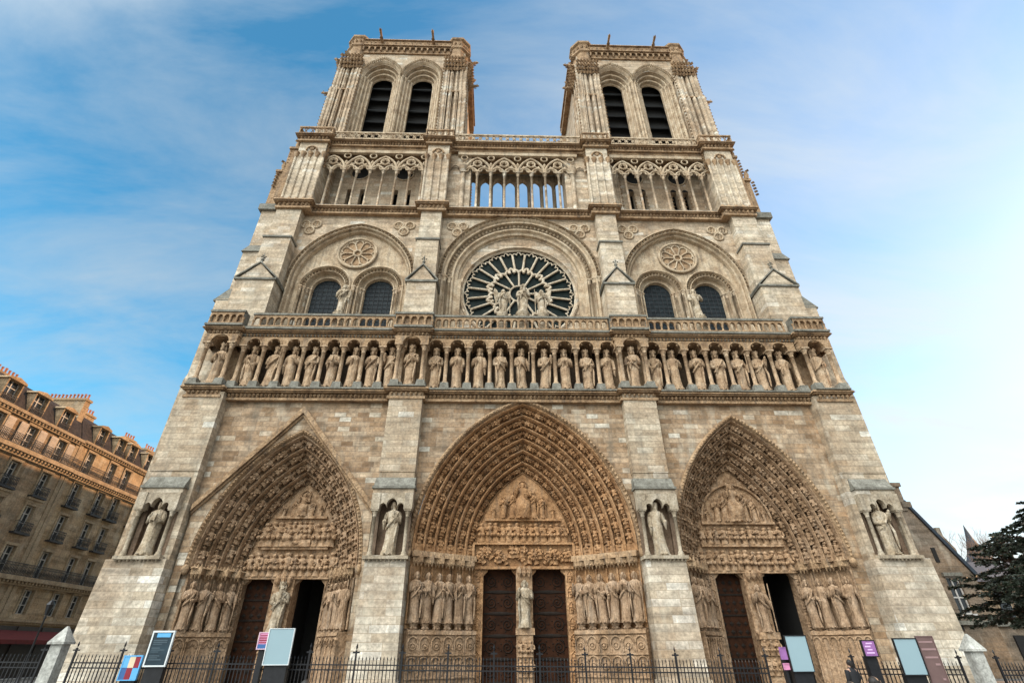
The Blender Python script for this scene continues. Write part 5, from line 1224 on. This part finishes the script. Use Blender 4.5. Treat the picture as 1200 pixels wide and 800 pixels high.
# café awnings and shopfront at street level
aw = MB(); aw.add([(HX+.1, 12, 3.6), (HX+.1, 31, 3.6), (HX+2.2, 31, 2.75), (HX+2.2, 12, 2.75), (HX+2.2, 31, 2.4), (HX+2.2, 12, 2.4), (HX+.1, 12, 3.52), (HX+.1, 31, 3.52)], [(0, 3, 2, 1), (3, 5, 4, 2), (6, 7, 4, 5), (0, 6, 5, 3), (1, 2, 4, 7)])
o = aw.build('shop_awning', plain('dark_red_canvas', (.10, .012, .010), .8, .3)); tag(o, 'dark red canvas awning over the ground floor shops at lower left', 'awning')
sf = MB(); sf.box(HX+.0, HX+.25, 1.2, 21.4, GZ, 3.9); sf.box(HX+.0, HX+.25, 21.6, 42, GZ, 3.9)
for y in range(3, 42, 3): sf.box(HX+.2, HX+.34, y-.12, y+.12, GZ, 3.9)
tag(sf.build('shopfront', plain('dark_shopfront', (.025, .018, .016), .5, .4)), 'dark shopfront row at street level under the red awning', 'shopfront')

# ------------------------------------------------------------------ street lantern
def lantern(x, y, z):
    root = empty('street_lamp', (x, y, GZ), label='black street lantern on a slim post at lower left before the houses', cat='street lamp'); T = Matrix.Translation((-x, -y, -GZ))
    p = MB(); p.lathe((x, y, GZ), [(.16, 0), (.16, .5), (.09, .6), (.06, 1.0), (.045, z-GZ-.8), (.08, z-GZ-.7), (.03, z-GZ-.55)], 10); o = p.build('post', M_IRON, root); o.matrix_parent_inverse = T
    p = MB(); p.lathe((x, y, z), [(.10, -.55), (.22, 0), (.25, .02), (.12, .22), (.04, .3), (.02, .42)], 6, False); o = p.build('lamp_head', M_IRON, root); o.matrix_parent_inverse = T
    p = MB(); p.lathe((x, y, z), [(.09, -.50), (.205, -.03)], 6, False); 
lantern(-30.5, 4.5, 4.3)

# ------------------------------------------------------------------ right: presbytery, turret, trees
R_ST = ashlar('presbytery_stone', [(0, (.155, .125, .095)), (.6, (.20, .16, .12)), (1, (.25, .20, .155))], course=.35, length=.8, streak=.4)
R_SL = plain('blue_grey_slate', (.022, .030, .042), .55, .4, 4)
def presbytery():
    root = empty('gabled_house', (36, 14, GZ), label='dim stone house with a steep gable and dormer right of the cathedral', cat='building'); T = Matrix.Translation((-36, -14, -GZ))
    def part(mb, nm, m, par=None):
        o = mb.build(nm, m, par or root)
        if par is None: o.matrix_parent_inverse = T
        return o
    w = MB(); w.prism([(28, GZ), (39.9, GZ), (39.9, 7.3), (36.15, 13.4), (35.6, 15.2), (34, 17), (28, 9.0)], 'y', 14.35, 26); 
    # front skin with window openings
    def sheet(x0, x1, z0, z1): w.add([(x0, 14, z0), (x1, 14, z0), (x1, 14, z1), (x0, 14, z1)], [(0, 1, 2, 3)])
    sheet(28, 39.9, GZ, 4.1); sheet(28, 37.2, 4.1, 6.95); sheet(38.4, 39.9, 4.1, 6.95)
    w.add([(28, 14, 6.95), (39.9, 14, 6.95), (39.9, 14, 7.3), (36.15, 14, 13.4), (35.6, 14, 15.2), (34, 14, 17), (28, 14, 9.0)], [tuple(range(7))])
    w.loft([[(37.2, 14, 4.1), (37.2, 14, 6.95), (38.4, 14, 6.95), (38.4, 14, 4.1), (37.2, 14, 4.1)], [(37.2, 14.35, 4.1), (37.2, 14.35, 6.95), (38.4, 14.35, 6.95), (38.4, 14.35, 4.1), (37.2, 14.35, 4.1)]], False, False)
    w.add([(39.9, 14, GZ), (39.9, 14.4, GZ), (39.9, 14.4, 7.3), (39.9, 14, 7.3)], [(0, 1, 2, 3)]); w.box(39.9, 58, 17.5, 26, GZ, 6.9)
    wl = part(w, 'wall', R_ST)
    r = MB(); pr = [(40.1, 7.2), (36.3, 13.45), (36.1, 13.3), (39.8, 7.1)]; r.prism(pr, 'y', 13.8, 26); r.prism([(17.2, 6.9), (26.3, 6.9), (22, 9.2)], 'x', 39.95, 58.2)
    part(r, 'roof', R_SL)
    c = MB(); c.box(35.25, 36.3, 13.9, 15.4, 12.5, 14.9); c.box(35.1, 36.45, 13.75, 15.55, 14.7, 15.05); c.box(35.9, 36.75, 13.8, 14.6, 12.8, 13.3); part(c, 'chimney', R_ST)
    d = MB(); d.prism([(39.6, 7.0), (41.4, 7.0), (41.4, 9.6), (40.5, 11.1), (39.6, 9.6)], 'y', 16.4, 22); d.box(40.3, 40.7, 16.4, 17, 10.6, 11.5); dm = part(d, 'dormer', R_ST)
    g = MB(); g.box(40.15, 40.85, 16.33, 16.45, 7.9, 9.3); part(g, 'pane', M_HGLASS, dm)
    for x0, x1, z0, z1 in ((37.2, 38.4, 4.1, 6.95),):
        f = MB()
        for a in (x0, (x0+x1)/2-.05, x1-.1): f.box(a, a+.1, 14.2, 14.3, z0, z1)
        for z in (z0, z0+1.2, z1-.1): f.box(x0, x1, 14.21, 14.29, z, z+.1)
        f.box(x0-.1, x1+.1, 13.85, 14.2, z0-.15, z0)
        fr = part(f, 'window', H_FRAME); g = MB(); g.add([(x0, 14.27, z0), (x1, 14.27, z0), (x1, 14.27, z1), (x0, 14.27, z1)], [(0, 1, 2, 3)]); part(g, 'pane', M_HGLASS, fr)
        g = MB(); g.box(x0-.25, x1+.25, 13.75, 14.02, z1+.02, z1+.3); part(g, 'lintel', S_GREY, fr)
    for x, z0, z1 in ((41.5, 4.0, 6.5), (44.5, 4.0, 6.5)):
        f = MB(); f.box(x-.65, x+.65, 17.38, 17.52, z0-.1, z1+.1); fr = part(f, 'window', H_TRIM); g = MB(); g.box(x-.5, x+.5, 17.3, 17.4, z0, z1); part(g, 'pane', M_HGLASS, fr)
    g = MB(); g.box(36.95, 37.3, 13.94, 14.05, 8.1, 9.3); part(g, 'slit_window', M_DARK)
    g = MB(); g.box(36.4, 40.0, 13.75, 14.02, 3.3, 3.6); g.box(39.9, 58, 17.2, 17.52, 3.3, 3.6); part(g, 'string_course', S_GREY)
    g = MB(); g.box(36.2, 36.9, 13.9, 14.02, 2.9, 4.1); part(g, 'wall_niche', M_DARK)
    for x in (41, 44): g = MB(); g.box(x, x+.9, 17.35, 17.52, GZ, 2.6); part(g, 'door', M_DARK)
presbytery()
t = empty('slate_turret', (64.9, 40, GZ), label='thin pointed blue-grey slate spire far behind the house, left of the conifer', cat='turret')
mb = MB(); mb.lathe((0, 0, 0), [(1.6, 0), (1.6, 11.0)], 8, False); mb.build('wall', R_ST, t)
mb = MB(); mb.lathe((0, 0, 0), [(2.8, 10.2), (2.0, 11.2), (1.0, 13.3), (.4, 15.2), (.02, 17.0)], 8, False); mb.build('roof', R_SL, t)

def conifer(x, y, H, seed, label, RL=5.2):
    rnd = random.Random(seed); root = empty('conifer_tree', (x, y, GZ), label=label, cat='tree')
    tr = MB(); tr.tube([(0, 0, 0), (.05, 0, H*.4), (0, .05, H*.8), (0, 0, H)], [.32, .24, .1, .03], 9)
    cr = MB(); nb = 95
    for i in range(nb):
        u = (i+rnd.random())/nb; z = H*(.36+.62*u); L = RL*((1-u)**.55)*rnd.uniform(.5, 1.08)+.3; a = i*2.399+rnd.uniform(-.4, .4); lift = rnd.uniform(-.05, .45)
        d = Vector((cos(a), sin(a), 0)); path = []
        for k in range(7):
            t = k/6; path.append(Vector((0, 0, z))+d*(L*t)+Vector((0, 0, L*(lift*t-.22*t*t))))
        tr.tube(path, [.07*(1-.8*k/6) for k in range(7)], 4)
        n = int(10+L*15)
        for k in range(n):
            t = .15+.85*(k/n)**.8; j = min(5, int(t*6)); p = path[j].lerp(path[j+1], t*6-j)
            sd = Vector((-d.y, d.x, 0))*rnd.choice((-1, 1)); w = (.22+(1-t)*.5)*min(L, 3)*.34*rnd.uniform(.4, 1.2)
            tip = p+sd*w*rnd.uniform(.5, 1)+d*w*rnd.uniform(.4, 1)+Vector((0, 0, w*rnd.uniform(-.7, .35)))
            m = max(3, int(w/.085))
            for q in range(m):                  # small needle tufts along each twig
                c = p.lerp(tip, (q+.5)/m); s_ = rnd.uniform(.05, .12)
                v1 = (tip-p).normalized()*s_*1.8; v2 = Vector((rnd.uniform(-1, 1), rnd.uniform(-1, 1), rnd.uniform(-1, 1))).normalized()*s_*1.2
                cr.add([c-v2, c+v1*.6, c+v2], [(0, 1, 2)]); v3 = Vector((rnd.uniform(-1, 1), rnd.uniform(-1, 1), rnd.uniform(-1, 1))).normalized()*s_; cr.add([c+v1*.9, c-v1*.4+v3, c-v3], [(0, 1, 2)])
    tr.build('trunk', M_BARK, root); cr.build('crown', M_NEED, root)
def leafm(nt, B):
    b = NB(nt); g = b.n('ShaderNodeNewGeometry'); c = b.ramp(b.noise(g.outputs['Position'], 1.4, 4), [(.3, (.007, .012, .006)), (.7, (.020, .028, .012))])
    b.L.new(c, B.inputs['Base Color']); B.inputs['Roughness'].default_value = .6
M_NEED = mat('conifer_needles', leafm); M_BARK = plain('conifer_bark', (.06, .04, .03), .9, .4)
conifer(29.4, -3.6, 9.5, 5, 'dark evergreen conifer with spreading sprays at the right edge', 4.0)
conifer(33.5, 3.5, 9.0, 8, 'second dark evergreen behind the front conifer at the right edge', 5.0)
def bare_tree(x, y, H, seed, label):
    rnd = random.Random(seed); root = empty('bare_tree', (x, y, GZ), label=label, cat='tree'); tr = MB(); cr = MB()
    def grow(p, d, L, r, lv):
        q = p+d*L; (tr if lv < 2 else cr).tube([p, p.lerp(q, .5)+Vector((rnd.uniform(-.05, .05), rnd.uniform(-.05, .05), 0))*L, q], [r, r*.85, r*.65], 5 if lv < 3 else 3)
        if lv >= 6: return
        for k in range(3 if lv < 5 else 2):
            nd = (d+Vector((rnd.uniform(-1, 1), rnd.uniform(-1, 1), rnd.uniform(-.2, .7)))*.62).normalized(); grow(q, nd, L*rnd.uniform(.62, .82), r*.6, lv+1)
    grow(Vector((0, 0, 0)), Vector((0, 0, 1)), H*.30, .25, 0)
    m = plain('bare_bark', (.20, .13, .09), .9, .3); tr.build('trunk', m, root); cr.build('crown', m, root)
bare_tree(59, 34, 15, 11, 'leafless tree behind the stone house, left of the slate spire')
bare_tree(64, 32, 15.5, 12, 'leafless tree behind the stone house, between the spire and the conifer')

# ------------------------------------------------------------------ fence, pillars, boards
FY = -8.5
def fz(x): return .02-.0122*x
def fence_run(xa, xb, label):
    root = empty('iron_fence', ((xa+xb)/2, FY, GZ), label=label, cat='fence', group='iron fence runs before the cathedral'); T = Matrix.Translation((-(xa+xb)/2, -FY, -GZ))
    n = max(1, round((xb-xa)/1.9)); st = (xb-xa)/n
    def part(mb, nm): o = mb.build(nm, M_IRON, root); o.matrix_parent_inverse = T
    for k in range(n+1):
        x = xa+st*k; z = fz(x); p = MB(); p.box(x-.03, x+.03, FY-.03, FY+.03, GZ, 1.62+z); p.box(x-.13, x+.13, FY-.02, FY+.02, 1.52+z, 1.57+z); p.bump(x, FY, 1.74+z, .045, .045, .14); part(p, 'post')
        if k == n: break
        s = MB(); m = 13
        for q in range(1, m):
            xx = x+st*q/m; zz = fz(xx); s.box(xx-.011, xx+.011, FY-.011, FY+.011, GZ+.15, 1.26+zz); s.bump(xx, FY, 1.33+zz, .026, .02, .10)
        z2 = fz(x+st)
        for h in (.95, 1.12, -.15): s.prism([(x, h+z-.022), (x+st, h+z2-.022), (x+st, h+z2+.022), (x, h+z+.022)], 'y', FY-.018, FY+.018)
        part(s, 'fence_section')
fence_run(-32, -19.85, 'iron fence run left of the left stone pillar, in front of the houses')
fence_run(-18.6, 9.3, 'long iron fence of spiked bars before the left and central portals')
fence_run(12.9, 17.4, 'short iron fence between the right portal boards and the right stone pillar')
fence_run(19.0, 30, 'iron fence run right of the right stone pillar, below the conifer')
P_ST = carved('pillar_stone', (.42, .41, .37), (.52, .51, .47), (.24, .23, .21), scale=1.6, soot=.5)
for x, top, lb in ((-19.3, 2.62, 'weathered grey stone pillar with a pyramid cap, left end of the long fence'), (18.15, 2.2, 'weathered grey stone pillar with a pyramid cap, right of the mauve panel')):
    root = empty('stone_pillar', (x, FY, GZ), label=lb, cat='pillar', group='stone gate pillars'); z = top-.62-GZ
    p = MB(); p.frus(-.25, .25, -.25, .25, 0, -.225, .225, -.225, .225, z); p.box(-.3, .3, -.3, .3, 0, .35); p.build('shaft', P_ST, root)
    p = MB(); p.box(-.32, .32, -.32, .32, z, z+.07); p.frus(-.32, .32, -.32, .32, z+.07, -.03, .03, -.03, .03, z+.62); p.build('cap', P_ST, root)

def board(name, label, x0, x1, z0, z1, face, frame, y=FY-.45, fw=.05, legs=True, group=None, extra=None, legm=None):
    xm = (x0+x1)/2; root = empty(name, (xm, y, GZ), label=label, cat='sign board', group=group); T = Matrix.Translation((-xm, -y, -GZ))
    def part(mb, nm, m): o = mb.build(nm, m, root); o.matrix_parent_inverse = T; return o
    p = MB(); p.box(x0+fw, x1-fw, y-.01, y+.05, z0+fw, z1-fw); part(p, 'panel', face)
    p = MB()
    for a in ((x0, x1, z0, z0+fw), (x0, x1, z1-fw, z1), (x0, x0+fw, z0+fw, z1-fw), (x1-fw, x1, z0+fw, z1-fw)): p.box(a[0], a[1], y-.03, y+.06, a[2], a[3])
    part(p, 'frame', frame)
    if legs:
        p = MB()
        p.box(x0+.08, x1-.08, y+.06, y+.3, GZ, z0+.02); part(p, 'base', legm or M_IRON)
    if extra: extra(part, x0, x1, y, z0, z1)
B_PALE = plain('pale_blue_board', (.24, .335, .37), .6, .04, .6, bump=0); B_WH = plain('white_metal_frame', (.60, .62, .62), .5, .1)
B_DK = plain('dark_teal_screen', (.010, .026, .038), .3, .5, 1.2, bump=0); B_BLUE = plain('sky_blue_print', (.10, .35, .62), .6, .05, bump=0)
B_NAVY = plain('navy_print', (.03, .10, .26), .6, .1, bump=0); B_CRM = plain('cream_print', (.62, .50, .34), .6, .1, bump=0); B_MAR = plain('maroon_print', (.22, .012, .025), .6, .2, bump=0)
B_PINK = plain('pink_print', (.55, .22, .36), .6, .1, bump=0); B_PUR = plain('lilac_print', (.27, .115, .30), .6, .15, 4, bump=0); B_MAUVE = plain('mauve_panel', (.13, .078, .072), .7, .15, 2); B_LMAU = plain('pale_mauve_stripe', (.27, .17, .165), .7, .1, bump=0)
B_PALEP = plain('pale_pink_print', (.62, .42, .50), .6, .05, bump=0)
def ex_dark(part, x0, x1, y, z0, z1):
    p = MB(); p.box(x0+.2, x1-.14, y-.02, y, z1-.22, z1-.08); part(p, 'header_strip', B_BLUE)
    p = MB()
    for k in range(12): 
        if k % 4 != 3: p.box(x0+.13, x0+.13+random.uniform(.3, .55), y-.018, y, z1-.34-k*.065, z1-.315-k*.065)
    part(p, 'text_lines', plain('dim_text_grey', (.05, .08, .10), .6, .1, bump=0))
board('screen_board', 'tall dark information board with a white frame at the left portal', -15.52, -14.66, 1.22, 2.43, B_DK, B_WH, extra=ex_dark)
def ex_poster(part, x0, x1, y, z0, z1):
    w = (x1-x0-.08)/3; zm = (z0+z1)/2
    for i, (m, n) in enumerate(((B_BLUE, 'blue_square'), (B_CRM, 'cream_square'), (B_MAR, 'maroon_square'))): part(MB().box(x0+.04+i*w, x0+.04+(i+1)*w, y-.02, y+.0, zm+.01, z1-.04), n, m)
    for i, (m, n) in enumerate(((B_NAVY, 'navy_square'), (B_MAR, 'maroon_square'), (B_BLUE, 'blue_square'))): part(MB().box(x0+.04+i*w, x0+.04+(i+1)*w, y-.02, y+.0, z0+.04, zm-.01), n, m)
board('poster_board', 'small poster of six coloured squares on the fence beside the dark board', -16.33, -15.62, .78, 1.6, B_NAVY, B_BLUE, fw=.035, extra=ex_poster, legs=True)
board('blank_board', 'blank pale blue board in front of the left portal trumeau', -10.93, -9.92, 1.25, 2.5, B_PALE, B_WH, fw=.02, group='blank pale blue boards')
board('blank_board', 'blank pale blue board in front of the open right portal door', 10.06, 10.97, .9, 2.17, B_PALE, M_IRON, fw=.025, group='blank pale blue boards')
board('blank_board', 'blank pale blue board beside the mauve panel at right', 14.57, 15.56, .76, 2.05, B_PALE, M_IRON, fw=.03, group='blank pale blue boards')
def ex_str(part, x0, x1, y, z0, z1):
    part(MB().box(x0+.03, x1-.03, y-.02, y, z0+.03, z0+.17), 'blue_band', B_NAVY)
    p = MB()
    for k in range(4): p.box(x0+.06, x1-.05, y-.02, y, z0+.22+k*.08, z0+.245+k*.08)
    part(p, 'text_lines', B_MAR)
board('small_sign', 'small pink striped sign with a blue band left of the blank board', -11.32, -10.94, 1.78, 2.37, B_PINK, B_PALEP, y=FY-.40, fw=.02, extra=ex_str)
def ex_pur(part, x0, x1, y, z0, z1):
    p = MB()
    for k in range(4): p.box(x0+.12+.07*(k % 2), x1-.14-.05*(k % 3), y-.02, y, z0+.12+k*.11, z0+.16+k*.11)
    part(p, 'text_lines', plain('pale_lilac_text', (.62, .42, .66), .6, .1, bump=0))
board('purple_sign', 'purple notice in a black frame on the right portal dado', 13.2, 13.78, 1.4, 1.99, B_PUR, M_IRON, fw=.03, extra=ex_pur)
board('pink_sign', 'narrow lilac sign at the left edge of the middle blank board', 9.78, 10.02, 1.33, 1.76, B_PUR, B_PUR, y=FY-.4, fw=.02)
board('pink_sign', 'tiny pink sign low down beside the middle blank board', 9.80, 10.02, .98, 1.2, B_PINK, B_PINK, y=FY-.38, fw=.02)
def ex_mau(part, x0, x1, y, z0, z1):
    for z, a, b in ((1.88, .04, .62), (1.62, .06, .66), (1.34, .1, .62), (1.1, .42, .6), (.6, .5, .6)): part(MB().box(x0+a, x0+b, y-.02, y, z, z+.06), 'stripe', B_LMAU)
board('mauve_panel', 'tall mauve panel with pale stripes at the foot of the far right buttress', 15.62, 16.32, .0, 2.12, B_MAUVE, B_MAUVE, fw=.02, extra=ex_mau, y=FY-.4)

# ------------------------------------------------------------------ people at the bottom edge
SKIN = plain('skin', (.38, .22, .15), .6, .1, bump=0)
def person(x, y, h, rz, coat, hairc, label, seed):
    rnd = random.Random(seed); V = []; E_ = []; R = []
    def v(px, py, pz, r): V.append((px*h, py*h, pz*h)); R.append(r*h); return len(V)-1
    def ch(*pts, start=None):
        p = start
        for q in pts:
            i = v(*q); 
            if p is not None: E_.append((p, i))
            p = i
        return p
    pel = v(0, 0, .52, .075); che = ch((0, .0, .62, .07), (0, .005, .72, .082), (0, .005, .795, .06), start=pel)
    neck = ch((0, .0, .845, .034), (0, -.004, .875, .040), (0, -.008, .91, .054), (0, -.004, .945, .056), (0, .002, .975, .036), start=che)
    v_ = ch((0, -.066, .912, .010), start=len(V)-3)
    for s in (-1, 1):
        ch((s*.05, 0, .47, .068), (s*.055, -.01, .28, .047), (s*.055, .01, .06, .03), (s*.06, -.06, .02, .022), start=pel)
        wr = ch((s*.10, .01, .785, .042), (s*.135, .015, .63, .034), (s*.12, -.06, .50, .024), (s*.118, -.085, .46, .020), start=che)
        for k in range(4): ch((s*(.108+.010*k), -.105-.004*k, .43-.004*k, .0062), (s*(.106+.010*k), -.10, .405+.004*(k % 2), .0055), start=wr)
        ch((s*.098, -.10, .455, .007), (s*.094, -.112, .435, .006), start=wr)
    me = bpy.data.meshes.new('person'); me.from_pydata(V, E_, []); o = bpy.data.objects.new('person', me); COL.objects.link(o); me.materials.append(SKIN)
    md = o.modifiers.new('skin', 'SKIN'); md.use_smooth_shade = True
    for i, r in enumerate(R): me.skin_vertices[0].data[i].radius = (r, r)
    me.skin_vertices[0].data[0].use_root = True
    sb = o.modifiers.new('sub', 'SUBSURF'); sb.levels = 1; sb.render_levels = 1
    o.location = (x, y, GZ); o.rotation_euler = (0, 0, rz); tag(o, label, 'person')
    c = MB(); n = 18; rings = []
    for z, rx, ry in ((.36, .125, .095), (.45, .122, .095), (.55, .118, .09), (.66, .118, .088), (.75, .135, .085), (.80, .125, .07), (.83, .075, .055), (.85, .05, .05)):
        rings.append([(rx*h*cos(t)*(1+.03*sin(5*t)), ry*h*sin(t), z*h) for t in [2*pi*i/n for i in range(n)]])
    c.loft(rings, True, True, True)
    for s in (-1, 1): c.tube([(s*.115*h, 0, .79*h), (s*.145*h, .015*h, .64*h), (s*.122*h, -.055*h, .51*h)], [.055*h, .048*h, .036*h], 9)
    c.build('coat', coat, o)
    c = MB(); rings = []
    for s in (-1, 1): c.tube([(s*.055*h, 0, .44*h), (s*.057*h, -.01*h, .28*h), (s*.057*h, .01*h, .07*h)], [.075*h, .058*h, .045*h], 9)
    c.build('trousers', M_TROU, o)
    c = MB(); c.ball((0, .012*h, .938*h), .060*h, .062*h, .066*h, 12, 8); c.tube([(0, .045*h, .95*h), (0, .06*h, .89*h), (0, .05*h, .85*h)], [.05*h, .045*h, .02*h], 8); c.build('hair', hairc, o)
    for s in (-1, 1):
        c = MB(); c.ball((s*.021*h, -.058*h, .928*h), .007*h, .005*h, .005*h, 6, 4); c.build('eye', M_DARK, o)
M_TROU = plain('dark_trousers', (.02, .022, .03), .85, .3); C_BLK = plain('black_coat', (.012, .012, .014), .8, .3); C_NVY = plain('navy_coat', (.014, .018, .04), .8, .3); C_RED = plain('red_coat', (.30, .02, .03), .8, .2); C_PNK = plain('pale_pink_scarf_coat', (.34, .18, .16), .8, .2)
HAIR = plain('dark_hair', (.015, .011, .009), .6, .3)
person(-5.5, -20.5, 1.63, pi, C_PNK, HAIR, 'dark-haired person in a pale pinkish coat below the left portal blank board', 1)
person(5.15, -20.8, 1.55, pi-.3, C_BLK, HAIR, 'person in a black coat right of the middle blank board', 2)
person(5.75, -20.6, 1.62, pi+.4, C_NVY, HAIR, 'person in a navy coat, right of the one in black', 3)
person(12.3, -9.2, 1.72, pi+.2, C_BLK, HAIR, 'dark figure standing by the fence under the purple notice', 4)
person(19.0, -7.6, 1.6, pi+.5, C_RED, HAIR, 'person in a red coat behind the right stone pillar', 5)
